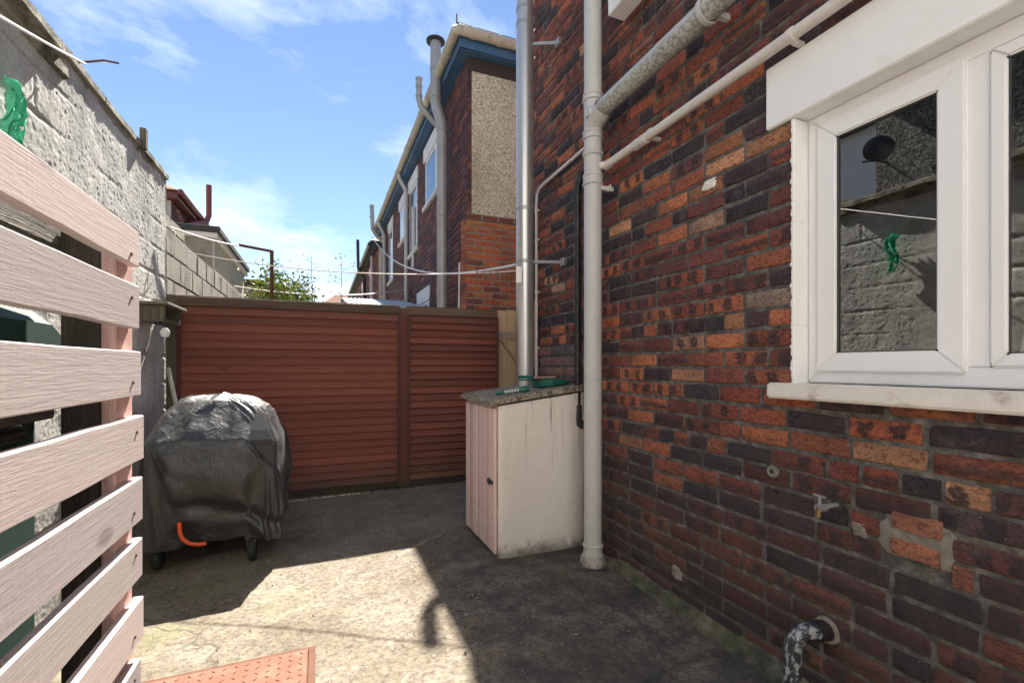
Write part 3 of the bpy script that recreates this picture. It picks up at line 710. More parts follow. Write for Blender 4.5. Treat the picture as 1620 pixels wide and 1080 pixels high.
# steel flue
FXc, FYc, FR = 1.53, 3.44, .070
flue = thing('steel_flue', 'tall shiny stainless steel flue rising from the cabinet top', 'flue', (FXc, FYc, 1.08))
MB().tube([(FXc, FYc, 1.085), (FXc, FYc, 6.2)], FR, 40).build('pipe', 'flue_steel', flue, smooth=True)
for z in (2.10, 2.52, 4.0, 4.12, 5.4): MB().lathe([(FR, z-.014), (FR+.003, z-.012), (FR+.004, z), (FR+.003, z+.012), (FR, z+.014)], (FXc, FYc, 0), 'Z', 40).build('band', 'galvanised', flue, smooth=True)
for z, ye in ((3.84, 3.26), (2.10, 3.18)):
    MB().bar((FXc+.05, FYc-.04, z), (WX-.01, ye, z-.035), .012, .024).bar((WX-.012, ye-.03, z-.035), (WX-.012, ye+.03, z-.035), .03, .06).build('stay', 'galvanised', flue, bevel=.002)
MB().tube([(FXc, FYc, 1.07), (FXc, FYc, 1.10)], [FR+.02, FR+.004], 32).build('base_ring', 'lichen_slab', flue, smooth=True)
MB().lathe([(.0, 6.5), (.12, 6.42), (.12, 6.36), (.075, 6.3), (.075, 6.15)], (FXc, FYc, 0), 'Z', 24).build('cowl', 'flue_dull', flue, smooth=True)

# tap and overflow elbow low on the wall
tp = thing('garden_tap', 'small grey and brass outdoor tap sticking out of brick wall', 'tap', (1.70, 1.138, .755))
MB().tube([(WX, 1.12, .765), (1.69, 1.13, .762), (1.66, 1.135, .755)], .009, 12).tube([(1.69, 1.13, .758), (1.655, 1.137, .757)], .014, 12).build('body', 'galvanised', tp, smooth=True)
MB().tube([(1.662, 1.135, .76), (1.66, 1.135, .740), (1.659, 1.135, .725)], [.010, .010, .009], 12).build('spout', 'brass', tp, smooth=True)
MB().tube([(1.665, 1.134, .76), (1.665, 1.134, .80)], .005, 8).bar((1.665, 1.134-.022, .80), (1.665, 1.134+.022, .803), .010, .006).build('handle', 'galvanised', tp, smooth=True)
MB().tube([(WX-.002, 1.12, .765), (WX-.011, 1.12, .765)], .021, 14).build('wall_flange', 'black_iron', tp, smooth=True)
ov = thing('drain_elbow', 'black drain elbow with peeling white paint at foot of the brick wall', 'drain pipe', (1.66, 1.2, .1))
a = [(WX+.02, 1.165, .285), (1.70, 1.175, .287)]
for k in range(7):
    t = k/6*math.pi/2; a.append((1.665-.045*math.sin(t), 1.185+.018*k/6, .287-.055*(1-math.cos(t))))
a += [(1.618, 1.205, .16), (1.615, 1.208, -.02)]
MB().tube(a, .030, 22).build('pipe', 'peeling_paint', ov, smooth=True)
MB().tube([(WX+.01, 1.165, .286), (1.700, 1.172, .287)], .035, 22).build('socket', 'black_plastic', ov, smooth=True)
MB().lathe([(.036, -.010), (.046, -.008), (.050, .006)], (WX, 1.166, .285), 'X', 20).build('mortar_ring', 'patch_mortar', ov, smooth=True)

# ------------------------------------------------------------------ boiler cabinet
cb = thing('boiler_cabinet', 'cream rendered boiler cabinet with pink boarded door and rough slab top', 'cabinet', (1.4, 3.2, 0))
body = MB(); CX0, CX1, CY0, CY1 = 1.09, 1.742, 2.87, 3.56
def ztop(x): return 1.005+.085*(x-1.07)/.68
# side wall toward the camera, subdivided so the render undulates
n1_, n2_ = 26, 36; vs = []
for side in (0, 1):
    for j in range(n2_+1):
        for i in range(n1_+1):
            x = CX0+(CX1-CX0)*i/n1_; z = -.01+(ztop(x)+.005)*j/n2_
            r_ = .010 if i in (0, n1_) else 0
            y = (CY0+.0045*noise.fractal(Vector((x*7, 2, z*7)), 1, 2, 4)+r_) if side == 0 else CY0+.09
            x2 = x+(.004*noise.noise(Vector((z*9, 1, 1))) if i == 0 else 0)
            vs.append((x2, y, z))
K = (n1_+1)*(n2_+1); fs = []
for j in range(n2_):
    for i in range(n1_):
        a0 = j*(n1_+1)+i; fs += [(a0, a0+1, a0+n1_+2, a0+n1_+1), (K+a0+n1_+1, K+a0+n1_+2, K+a0+1, K+a0)]
for j in range(n2_):
    for i in (0, n1_):
        a0 = j*(n1_+1)+i; fs.append((a0, a0+n1_+1, K+a0+n1_+1, K+a0))
for i in range(n1_):
    for j in (0, n2_):
        a0 = j*(n1_+1)+i; fs.append((a0, a0+1, K+a0+1, K+a0))
body.add(vs, fs); body.build('side_wall', 'cream_render', cb, smooth=True)
MB().box(CX0, CX1, CY1-.07, CY1, 0, 1.0).build('side_wall', 'cream_render', cb, bevel=.006)
MB().box(CX0, CX1-.002, 3.0, 3.3, 0, .03).build('floor', 'mossy_mortar', cb)
# door frame + boards in plane X = 1.07, from Y 2.90 to 3.54
fr = MB(); fr.box(1.078, 1.12, 2.963, 2.985, .03, 1.0).box(1.078, 1.12, 3.49, 3.555, .03, 1.0).box(1.078, 1.12, 2.985, 3.49, .975, 1.0)
fr.build('door_frame', 'door_pink', cb, bevel=.002)
dr = MB().box(1.086, 1.098, 2.90, 3.545, .035, .985).build('door', 'rust', cb)
yb = 2.885
for k in range(7):
    wdt = .0925
    MB().box(1.064+random.uniform(-.001, .001), 1.084, yb+.005, yb+wdt-.005, .03+random.uniform(-.004, .004), .985).build('board', 'door_pink', dr, bevel=.004)
    yb += wdt+.0006
for k in range(7):
    MB().lathe([(.0, -.003), (.0045, -.003), (.0045, .001)], (1.064, 2.93+.093*k, .255), 'X', 8).build('nail', 'rust', dr)
MB().box(1.050, 1.064, 2.905, 2.975, .485, .505).tube([(1.045, 2.94, .515), (1.045, 2.94, .475)], .006, 8).box(1.045, 1.064, 2.968, 2.982, .478, .512).build('latch', 'black_iron', dr, bevel=.002)
# rough concrete slab, tilted down away from the wall
sb = MB(); ni, nj = 44, 40; vs = []
SX0, SX1, SY0, SY1 = 1.035, 1.748, 2.845, 3.60
for lay in (0, 1):
    for j in range(nj+1):
        for i in range(ni+1):
            x = SX0+(SX1-SX0)*i/ni; y = SY0+(SY1-SY0)*j/nj
            ed = i == 0 or j == 0 or j == nj
            zt = ztop(x)+(.048 if lay else .008)
            nz = noise.fractal(Vector((x*22, y*22, lay*5)), .8, 2, 4)
            zt += nz*(.0045 if lay else .003) - (.012 if (ed and lay) else 0) + (.004 if (ed and not lay) else 0)
            jx = .008*noise.noise(Vector((x*14, y*14, 8+lay))) if ed else 0
            if i == 0: x += jx+.006*lay
            if j == 0: y += jx+.005*lay
            if i == 0 and j == 0: x += .02; y += .015
            vs.append((x, y, zt))
K = (ni+1)*(nj+1); fs = []
for j in range(nj):
    for i in range(ni):
        a0 = j*(ni+1)+i; fs += [(a0+ni+1, a0+ni+2, a0+1, a0), (K+a0, K+a0+1, K+a0+ni+2, K+a0+ni+1)]
def skirt(a, b): fs.append((a, b, K+b, K+a))
for i in range(ni): skirt(i, i+1); skirt(nj*(ni+1)+i+1, nj*(ni+1)+i)
for j in range(nj): skirt((j+1)*(ni+1), j*(ni+1)); skirt(j*(ni+1)+ni, (j+1)*(ni+1)+ni)
sb.add(vs, fs).build('slab_top', 'lichen_slab', cb, smooth=True)
def ts(x): return ztop(x)+.052
# hose nozzle
nz = thing('hose_nozzle', 'green and white hose nozzle lying on the cabinet slab', 'hose nozzle', (1.19, 2.98, ts(1.19)))
p0 = Vector((1.135, 3.04, ts(1.135)+.012)); p1 = Vector((1.36, 2.985, ts(1.36)+.014)); D = p1-p0
MB().tube([p0, p0+D*.06, p0+D*.07, p0+D*.25], [.012, .015, .012, .011], 16).build('coupler', 'dustpan_green', nz, smooth=True)
MB().tube([p0+D*.25, p0+D*.5, p0+D*.68], [.013, .012, .013], 16).build('barrel', 'nozzle_white', nz, smooth=True)
for q in range(4): MB().tube([p0+D*(.33+.09*q), p0+D*(.35+.09*q)], .0138, 14).build('grip_ring', 'dustpan_green', nz, smooth=True)
MB().tube([p0+D*.68, p0+D*.8, p0+D*.93, p0+D*1.0], [.014, .022, .024, .019], 16).build('head', 'dustpan_green', nz, smooth=True)
# dustpan
dp = thing('dustpan', 'dark green plastic dustpan lying on the cabinet slab', 'dustpan', (1.5, 3.1, ts(1.5)))
m = MB(); o_ = Vector((1.45, 3.12, ts(1.45)+.004))
poly = [(0, 0), (.02, -.07), (.10, -.12), (.20, -.125), (.26, -.11), (.27, .09), (.10, .13), (.02, .08)]
n_ = len(poly); hts = [.055, .055, .05, .035, .012, .012, .05, .055]
bt = [Vector((x*.92+.01, y*.92, .0+.0)) for x, y in poly]; tpv = [Vector((x, y, h)) for (x, y), h in zip(poly, hts)]
tpi = [Vector((x*.95+.006, y*.95, h)) for (x, y), h in zip(poly, hts)]; bti = [Vector((x*.9+.012, y*.9, .004)) for x, y in poly]
allv = bt+tpv+tpi+bti; allv = [o_+v+Vector((0, 0, (v.x)*.125)) for v in allv]
fs = [tuple(reversed(range(n_))), tuple(range(3*n_, 4*n_))]
for q in range(n_):
    r_ = (q+1) % n_; fs += [(q, r_, n_+r_, n_+q), (n_+q, n_+r_, 2*n_+r_, 2*n_+q), (2*n_+q, 2*n_+r_, 3*n_+r_, 3*n_+q)]
m.add(allv, fs).build('pan', 'dustpan_green', dp, bevel=.002)
MB().bar(o_+Vector((.03, -.02, .056)), o_+Vector((-.13, -.05, .060)), .028, .012, n=4).build('handle', 'dustpan_green', dp, bevel=.004)
bh = thing('hand_brush', 'hand brush with pale wooden back lying across the dustpan', 'brush', (1.5, 3.08, ts(1.5)+.06))
MB().bar(o_+Vector((-.02, -.06, .075)), o_+Vector((.14, -.08, .078)), .04, .014, n=3).build('back', 'brush_wood', bh, bevel=.004)
MB().bar(o_+Vector((.0, -.062, .060)), o_+Vector((.13, -.078, .063)), .03, .018, n=3).build('bristles', 'black_plastic', bh)
MB().tube([o_+Vector((-.02, -.06, .075)), o_+Vector((-.06, -.05, .079)), o_+Vector((-.13, -.045, .08))], [.008, .010, .011], 8).build('handle', 'dustpan_green', bh, smooth=True)
# old cable stub at the cabinet's wall side
solo(MB().tube([(1.738, 2.86, .06), (1.735, 2.86, .4), (1.74, 2.862, .6)], .008, 8), 'cable_stub', 'rust', 'short rusty conduit stub between cream cabinet and grey drain pipe', 'conduit', (1.738, 2.86, .06), smooth=True)

# ------------------------------------------------------------------ back fence
FY = 4.97
def fence(x0, x1, label):
    f = thing('lap_fence', label, 'fence', ((x0+x1)/2, FY, 0), 'red-brown lap fence panels closing the yard')
    n = 23; h0, h1 = .075, 1.80; st = (h1-h0)/n
    for k in range(n):
        m = MB(); z = h0+k*st; seg = 12; vs = []
        for i in range(seg+1):
            x = x0+(x1-x0)*i/seg; w1 = .003*noise.noise(Vector((x*2.3, k*3.1, 0))); w2 = .002*noise.noise(Vector((x*5, k*1.7, 9)))
            zt = z+st+.046; zb = z+.0045+w1
            vs += [(x, FY-.048+w2, zb), (x, FY-.034+w2, zb), (x, FY+.000, zt), (x, FY-.004, zt), (x, FY-.022+w2, z+st-.019+w1)]
        fs = []
        for i in range(seg):
            for q in range(5): fs.append((5*i+q, 5*i+(q+1) % 5, 5*i+5+(q+1) % 5, 5*i+5+q))
        fs += [(4, 3, 2, 1, 0), tuple(range(5*seg, 5*seg+5))]
        m.add(vs, fs).build('board', 'fence_red', f)
    MB().bar((x0, FY-.022, 1.842), (x1, FY-.022, 1.842), .040, .080, n=8, wob=.0015).build('top_rail', 'fence_rail', f, bevel=.003)
    MB().bar((x0-.0, FY-.004, 1.886), (x1, FY-.004, 1.886), .055, .012, n=8, wob=.001).build('capping', 'fence_rail', f, bevel=.002)
    MB().bar((x0, FY-.012, .03), (x1, FY-.012, .03), .03, .11, n=8, wob=.002).build('gravel_board', 'dark_timber', f, bevel=.003)
    for xx in (x0+.012, x1-.012): MB().box(xx-.016, xx+.016, FY-.064, FY-.050, .03, 1.80).build('batten', 'fence_post', f, bevel=.003)
    return f
fence(-1.155, .775, 'wider red-brown fence panel of horizontal boards behind the covered barbecue')
fence(.845, 1.86, 'narrower red-brown fence panel of horizontal boards left of the boiler cabinet')
solo(MB().box(.777, .843, FY-.06, FY+.03, 0, 1.87), 'fence_post', 'fence_post', 'slim red-brown post joining the two fence panels', 'fence post', (.81, FY, 0), bevel=.004)
solo(MB().box(-1.235, -1.158, FY-.045, FY+.05, 0, 1.895), 'fence_post', 'weathered_post', 'greenish weathered post where the fence meets the left wall', 'fence post', (-1.2, FY, 0), bevel=.005)
solo(MB().bar((-1.205, 4.86, 1.25), (-1.13, 4.80, .92), .022, .03), 'loose_stick', 'sill_paint', 'pale stick leaning behind the covered barbecue', 'stick', (-1.13, 4.8, .9), bevel=.003)
# side gate of raw planks
gt = thing('plank_gate', 'raw pine plank gate with ledge and brace behind the steel flue', 'gate', (2.2, 5.0, 0))
x = 1.885
for k in range(8):
    MB().box(x, x+.108, 5.00, 5.022, .05, 1.90+.012*math.sin(k*2.1)).build('plank', 'gate_pine', gt, bevel=.003); x += .113
for z in (1.62, .45): MB().bar((1.86, 4.985, z), (2.75, 4.985, z), .028, .09).build('ledge', 'gate_ledge', gt, bevel=.004)
MB().bar((1.90, 4.962, 1.57), (2.72, 4.962, .52), .02, .08, up=(0, 1, 0)).build('brace', 'gate_ledge', gt, bevel=.004)
MB().bar((1.80, 4.965, 1.60), (1.93, 4.965, 1.62), .012, .03).build('hinge', 'galvanised', gt, bevel=.002)

# ------------------------------------------------------------------ left rendered wall
LX = -1.25
lw = thing('rendered_wall', 'tall rough grey roughcast wall with stone coping along the left side', 'wall', (LX-.1, 3, 0))
def lheight(y, z):
    v = Vector((y, z, 0))
    big = noise.fractal(v*2.6, 1, 2.1, 3)*.0035
    rg = abs(noise.fractal(v*17+Vector((7, 3, 1)), .7, 2.2, 4)); peb = noise.fractal(v*56, .5, 2.2, 2)*.0023
    c = z/.225; dz = abs(c-round(c))*.225; row_ = math.floor(c); d2 = ((y/.45)+(.5 if row_ % 2 else 0)); dy = abs(d2-round(d2))*.45
    wob = .012*noise.noise(v*6); fill = max(0, .30+noise.noise(v*1.7+Vector((3, 9, 0))))
    j = max(0, 1-abs(dz+wob)/.016)*.014+max(0, 1-abs(dy+wob)/.012)*.005
    scar = max(0, noise.noise(v*2.7+Vector((11, 2, 5)))-.45)*.05
    return big - rg*.0034 + peb - j*min(1, fill*1.4) - scar
def wallgrid(y0, y1, step, z0, z1):
    m = MB(); ny_ = int((y1-y0)/step); nz_ = int((z1-z0)/step); vs = []
    for j in range(nz_+1):
        for i in range(ny_+1):
            y = y0+(y1-y0)*i/ny_; z = z0+(z1-z0)*j/nz_; vs.append((LX+lheight(y, z), y, z))
    W = ny_+1
    m.add(vs, [(j*W+i, j*W+i+1, (j+1)*W+i+1, (j+1)*W+i) for j in range(nz_) for i in range(ny_)]); return m
wallgrid(1.5, 2.5, .02, 0, 2.9).build('roughcast_face', 'rough_render', lw, smooth=True, norm=False)
wallgrid(2.5, 4.99, .009, 0, 2.9).build('roughcast_face', 'rough_render', lw, smooth=True, norm=False)
wallgrid(-1.6, 1.5, .03, 0, 2.9).build('roughcast_face', 'rough_render', lw, smooth=True, norm=False)
MB().box(LX-.22, LX-.035, -1.6, 4.985, -.05, 2.9).build('wall_core', 'rough_render', lw)
MB().add([(LX-.035, 4.985, 0), (LX+.002, 4.985, 0), (LX+.002, 4.985, 2.86), (LX-.035, 4.985, 2.86)], [(0, 1, 2, 3)]).build('end_return', 'rough_render', lw)
y = -1.6
while y < 4.98:
    ln = random.uniform(.52, .66); y1 = min(y+ln, 5.0); near = y1 < 3.35
    xf = (-1.185 if near else -1.232)+random.uniform(-.004, .004); zt = (2.892 if near else 2.955)+random.uniform(-.004, .004)
    mm = MB(); 
    mm.bar(((xf+LX-.26)/2, y+.004, zt-.028), ((xf+LX-.26)/2, y1-.004, zt-.028), xf-(LX-.26), .05, n=10, wob=.002)
    mm.build('coping_stone', 'coping', lw, bevel=.006, rough=.006); y = y1
# bedding mortar under the coping, smoother band in the near part
MB().bar((LX+.0, -1.6, 2.815), (LX+.0, 3.2, 2.815), .045, .07, n=40, wob=.004).build('bedding_mortar', 'coping', lw, bevel=.01, rough=.012)
MB().bar((LX-.012, 3.2, 2.885), (LX-.012, 4.98, 2.885), .026, .05, n=30, wob=.004).build('bedding_mortar', 'coping', lw, bevel=.008, rough=.012)
solo(MB().tube([(-1.20, 3.22, 2.90), (-1.10, 3.25, 2.955), (-1.04, 3.27, 2.965)], .006, 6), 'rusty_rod', 'rust', 'short rusty rod poking out from the wall coping', 'rod', (-1.2, 3.22, 2.9))
solo(MB().box(-1.245, -1.205, 4.30, 4.35, 2.90, 3.055), 'timber_stub', 'weathered_post', 'short weathered timber stub standing on the wall coping', 'post', (-1.22, 4.32, 2.9), bevel=.003)
# green netting rag hanging at the frame edge
rg = MB(); vs = []; fs = []
na, nb_ = 14, 22
for j in range(nb_+1):
    for i in range(na+1):
        a_ = i/na; b_ = j/nb_; wdt = .11*(1-.55*b_**1.4)
        y_ = 2.62+wdt*(a_-.5)+.02*math.sin(b_*7)+(.02*b_); z_ = 2.46-.33*b_-.015*math.sin(a_*9)
        x_ = -1.195+.020*math.sin(a_*13+b_*4)+.012*noise.noise(Vector((a_*5, b_*7, 2)))
        vs.append((x_, y_, z_))
for j in range(nb_):
    for i in range(na):
        if noise.noise(Vector((i*.55, j*.5, 4))) > .28: continue
        a0 = j*(na+1)+i; fs.append((a0, a0+1, a0+na+2, a0+na+1))
rg.add(vs, fs); ro = solo(rg, 'netting_rag', 'green_net', 'torn bright green netting rag hanging on the roughcast wall', 'netting', (-1.2, 2.63, 2.3), smooth=True)
sd_ = ro.modifiers.new('thickness', 'SOLIDIFY'); sd_.thickness = .003
# shelf bracket with hanging bulb
sh = thing('bird_shelf', 'weathered little roofed wooden shelf fixed to the wall beside the fence', 'shelf', (-1.16, 4.45, 1.6))
MB().bar((-1.14, 4.20, 1.735), (-1.14, 4.72, 1.735), .20, .022).build('roof_board', 'weathered_wood', sh, bevel=.003)
MB().box(-1.23, -1.21, 4.26, 4.66, 1.60, 1.723).build('back_board', 'block_pink', sh, bevel=.002)
for yy in (4.24, 4.64): MB().prism([(-1.235, yy), (-1.07, yy), (-1.07, yy+.02), (-1.235, yy+.02)], 1.60, 1.722).build('side_board', 'weathered_post', sh, bevel=.002)
MB().bar((-1.08, 4.26, 1.61), (-1.08, 4.66, 1.61), .02, .02).build('front_rail', 'weathered_wood', sh, bevel=.002)
def bulb(x, y, z, r, label):
    b = thing('hanging_bulb', label, 'light bulb', (x, y, z), 'clear festoon bulbs hung by the left wall')
    MB().lathe([(.0, -r*1.5), (r*.7, -r*1.25), (r, -r*.5), (r*.85, r*.3), (r*.4, r*.9)], (x, y, z), 'Z', 16).build('globe', 'polished_bulb', b, smooth=True)
    MB().tube([(x, y, z+r*.85), (x, y, z+r*1.9)], r*.42, 10).build('cap', 'black_plastic', b, smooth=True)
    MB().tube([(x, y, z+r*1.9), (x-.01, y, z+r*3.2)], .003, 6).build('flex', 'black_plastic', b)
bulb(-1.05, 4.16, 1.52, .032, 'clear bulb hanging under the little wooden shelf')
bulb(-1.18, 3.82, 1.80, .036, 'white bulb hanging on the wall just right of the top pink slats')

# ------------------------------------------------------------------ pink slatted screen (pallet)
pl = thing('pallet_screen', 'pink painted slatted pallet screen standing upright in the left foreground', 'screen', (-.44, .8, 0))
slats = [(1.516, 1.606), (1.362, 1.470), (1.195, 1.305), (1.030, 1.142), (.875, .985), (.733, .832), (.572, .676), (.43, .528), (.28, .375), (.12, .22)]
for k, (za, zb) in enumerate(slats):
    n_ = 40; ye = 1.462+[-.012, -.01, .002, .02, .012, .01, .02, .0, .01, 0][k]; ys_ = -.9; vs = []
    for i in range(n_+1):
        y_ = ys_+(ye-ys_)*i/n_
        wa = .0016*noise.fractal(Vector((y_*4, k*5.3, 1)), 1, 2, 3); wb = .0016*noise.fractal(Vector((y_*4, k*5.3, 8)), 1, 2, 3); wx = .003*noise.noise(Vector((y_*1.5, k*2.2, 4)))
        xf, xb = -.42+wx, -.440+wx
        c_ = .0025
        vs += [(xb, y_, za+wa), (xf-c_, y_, za+wa), (xf, y_, za+wa+c_), (xf, y_, zb+wb-c_), (xf-c_, y_, zb+wb), (xb, y_, zb+wb)]
    fs = []
    for i in range(n_):
        for q in range(6): fs.append((6*i+q, 6*i+(q+1) % 6, 6*i+6+(q+1) % 6, 6*i+6+q))
    fs += [tuple(reversed(range(6))), tuple(range(6*n_, 6*n_+6))]
    m = MB(); m.add(vs, fs); s_ = m.build('slat', 'pink_slat', pl)
    zc = (za+zb)/2
    for (dy, dz) in ((-.055+.012*math.sin(k*3), (.018 if k % 2 else -.022)),):
        MB().lathe([(.0, .0015), (.0042, .0012), (.0045, -.002)], (-.4185, ye+dy, zc+dz), 'X', 8).build('nail', 'rust', s_)
# posts: pink outer face; the shaded side is put into the bearer's dark colour
def post(yc, wy, label=None):
    MB().box(-.470, -.442, yc-wy/2, yc+wy/2, .05, 1.60).build('post', 'pink_post', pl, bevel=.003, rough=.002)
    MB().box(-.545, -.4705, yc-wy/2+.003, yc+wy/2-.003, .05, 1.58).build('bearer', 'dark_timber', pl, bevel=.003, rough=.002)
post(1.425, .105); post(.55, .10); post(-.4, .10)
for z in (1.585, 1.20, .62, .24):
    MB().bar((-.556, -.9, z), (-.556, 1.36 if z < 1.4 else 1.50, z+.0), .018, .095, n=12, wob=.001).build('rear_board', 'weathered_wood', pl, bevel=.003)

# ------------------------------------------------------------------ tall green bin behind the screen
bn = thing('garden_bin', 'tall dark green plastic bin standing behind the pink slatted screen', 'bin', (-.86, .95, 0))
pr_ = [(-1.14, .62), (-.62, .62), (-.60, .66), (-.60, 1.41), (-.63, 1.45), (-1.10, 1.45), (-1.14, 1.40)]
MB().prism(pr_, .06, 1.20).build('body', 'bin_green', bn, bevel=.015, seg=2)
lid = MB(); nl = 14; vs = []
for i in range(nl+1):
    a_ = i/nl; y_ = .58+.90*a_; z_ = 1.395-.035*(1-min(1, (1-a_)*12))**2-.05*max(0, (.1-a_)*10)**2
    vs += [(-1.17, y_, 1.19), (-.575, y_, 1.19), (-.575, y_, z_-.03), (-.61, y_, z_), (-1.14, y_, z_), (-1.17, y_, z_-.03)]
fs = []
for i in range(nl):
    for q in range(6): fs.append((6*i+q, 6*i+(q+1) % 6, 6*i+6+(q+1) % 6, 6*i+6+q))
fs += [tuple(reversed(range(6))), tuple(range(6*nl, 6*nl+6))]
lid.add(vs, fs).build('lid', 'bin_green', bn, smooth=True)
MB().tube([(-.60, .70, 1.13), (-.572, .74, 1.13), (-.572, 1.28, 1.13), (-.60, 1.32, 1.13)], .016, 10).build('handle', 'black_plastic', bn, smooth=True)
for yy in (.72, 1.30): MB().lathe([(.0, -.03), (.10, -.03), (.105, 0), (.10, .03), (0, .03)], (-.66, yy, .105), 'X', 20).build('wheel', 'rubber', bn, smooth=True)

# ------------------------------------------------------------------ covered barbecue
bq = thing('covered_barbecue', 'barbecue on small wheels under a crumpled black cover', 'barbecue', (-.65, 3.85, 0))
keys = [  # v, height, x-left, x-right, y-front, y-back, squareness : the sewn bag before it drapes
    (0.00, .125, -1.10, -.125, 3.41, 4.28, 4.), (.25, .36, -1.11, -.115, 3.40, 4.285, 4.), (.48, .72, -1.10, -.13, 3.41, 4.28, 4.5),
    (.56, .87, -1.08, -.17, 3.42, 4.26, 5.), (.68, .97, -1.02, -.25, 3.54, 4.17, 4.6), (.80, 1.07, -.98, -.30, 3.64, 4.09, 4.),
    (.90, 1.15, -.90, -.38, 3.73, 4.0, 3.4), (.96, 1.19, -.82, -.47, 3.79, 3.93, 2.8), (1.0, 1.20, -.70, -.60, 3.84, 3.88, 2.)]
def lerpk(v):
    for a, b in zip(keys, keys[1:]):
        if v <= b[0]:
            t = (v-a[0])/(b[0]-a[0]); return [x+(y-x)*t for x, y in zip(a, b)]
    return list(keys[-1])
NU, NV = 150, 64; vs = []
for j in range(NV+1):
    v = j/NV; _, h, xl, xr, yf, yk, sq = lerpk(v)
    for i in range(NU):
        a = 2*math.pi*i/NU; c_, s_ = math.cos(a), math.sin(a); ex = 2/sq
        x = (xl+xr)/2+(xr-xl)/2*math.copysign(abs(c_)**ex, c_); y = (yf+yk)/2+(yk-yf)/2*math.copysign(abs(s_)**ex, s_)
        k_ = .012*noise.noise(Vector((c_*3, s_*3, h*4)))+.016*noise.noise(Vector((c_*5, s_*5, h*1.5+7))); vs.append((x+c_*k_, y+s_*k_, h+k_*.5-.65*0))
fs = [(j*NU+i, j*NU+(i+1) % NU, (j+1)*NU+(i+1) % NU, (j+1)*NU+i) for j in range(NV) for i in range(NU)]
fs.append(tuple(NV*NU+i for i in range(NU)))
m = MB(); m.add(vs, fs); cv = m.build('cover', 'cover_fabric', bq, smooth=True, norm=False)
# the barbecue under it (hood, side shelves, cabinet) carries the cover
hood = MB()
def loftbox(rows):
    vv = []; ff = []
    for (x0, x1, y0, y1, z) in rows: vv += [(x0, y0, z), (x1, y0, z), (x1, y1, z), (x0, y1, z)]
    for k in range(len(rows)-1):
        for q in range(4): ff.append((4*k+q, 4*k+(q+1) % 4, 4*k+4+(q+1) % 4, 4*k+4+q))
    n_ = len(rows); ff += [(3, 2, 1, 0), (4*n_-4, 4*n_-3, 4*n_-2, 4*n_-1)]; hood.add(vv, ff)
loftbox([(-.99, -.27, 3.50, 4.18, .30), (-1.00, -.26, 3.49, 4.19, .60), (-1.00, -.26, 3.49, 4.19, .765), (-.97, -.30, 3.56, 4.14, .84), (-.94, -.34, 3.67, 4.06, .95), (-.86, -.44, 3.76, 3.97, 1.035), (-.80, -.55, 3.82, 3.91, 1.05)])
hd = hood.build('firebox', 'black_iron', bq, bevel=.02, seg=2)
bpy.context.view_layer.update()
ob = hd.modifiers.new('collision', 'COLLISION'); hd.collision.thickness_outer = .008; hd.collision.cloth_friction = 12
cm = cv.modifiers.new('cloth', 'CLOTH'); st_ = cm.settings
st_.quality = 5; st_.mass = .25; st_.tension_stiffness = 18; st_.compression_stiffness = 18; st_.shear_stiffness = 8; st_.bending_stiffness = .12; st_.air_damping = 2
cm.collision_settings.distance_min = .006; cm.collision_settings.collision_quality = 2; cm.collision_settings.use_self_collision = False
cm.point_cache.frame_end = 34
sc_ = bpy.context.scene; sc_.frame_start = 1; sc_.frame_end = 34
for f_ in range(1, 33): sc_.frame_set(f_)
dg = bpy.context.evaluated_depsgraph_get(); nm = bpy.data.meshes.new_from_object(cv.evaluated_get(dg))
cv.modifiers.clear(); hd.modifiers.clear(); nm.name = 'cover'; cv.data = nm; sc_.frame_set(1)
for v in nm.vertices:
    if v.co.z < .13: v.co.z = .13+.01*noise.noise(v.co*9)
for p in nm.polygons: p.use_smooth = True
for v in nm.vertices:                     # where the cover is gathered and slumps to one side
    c_ = v.co; X_, Y_ = c_.x-.65, c_.y+3.85; o2 = Vector((X_+.63, Y_-3.85, 0)); a_ = math.atan2(o2.y, o2.x); od = o2.normalized(); h_ = c_.z
    sm = lambda t: max(0, min(1, t))**2*(3-2*max(0, min(1, t)))
    low = sm((.80-h_)/.35)
    rg_ = (1-min(1, abs(noise.noise(Vector((a_*1.7+.7*h_, h_*1.1-a_*.5, 6.3))))*3))**2; rg2 = (1-min(1, abs(noise.noise(Vector((a_*3.4-h_*1.5, h_*1.6, 1.3))))*3))**2
    tuck_ = math.exp(-((h_-.34-.05*math.sin(a_*2.3))/.045)**2)*(.5+noise.noise(Vector((a_*1.5, 2, 2))))
    c_ += od*low*(.034*rg_+.014*rg2-.045*tuck_+.03*noise.noise(Vector((a_, h_*2, 4))))
    c_.z -= .23*sm((X_+.47)/.27)*sm((3.82-Y_)/.34)*min(1, h_/.8)
    q1 = X_*.80-Y_*.45+h_*.3; q2 = X_*.45+Y_*.8; tp = sm((h_-.74)/.1)
    rt = (1-min(1, abs(noise.noise(Vector((q1*5.2+.5*noise.noise(c_*4), q2*1.3, 2.2))))*3))**2
    c_.z += tp*(.016*rt-.004); c_ += od*tp*.008*rt
    c_.z += .05*sm((.35-h_)/.2)*(noise.noise(Vector((a_*1.6, 5, 5)))+.5)
sb_ = cv.modifiers.new('smooth', 'SUBSURF'); sb_.levels = 1; sb_.render_levels = 1
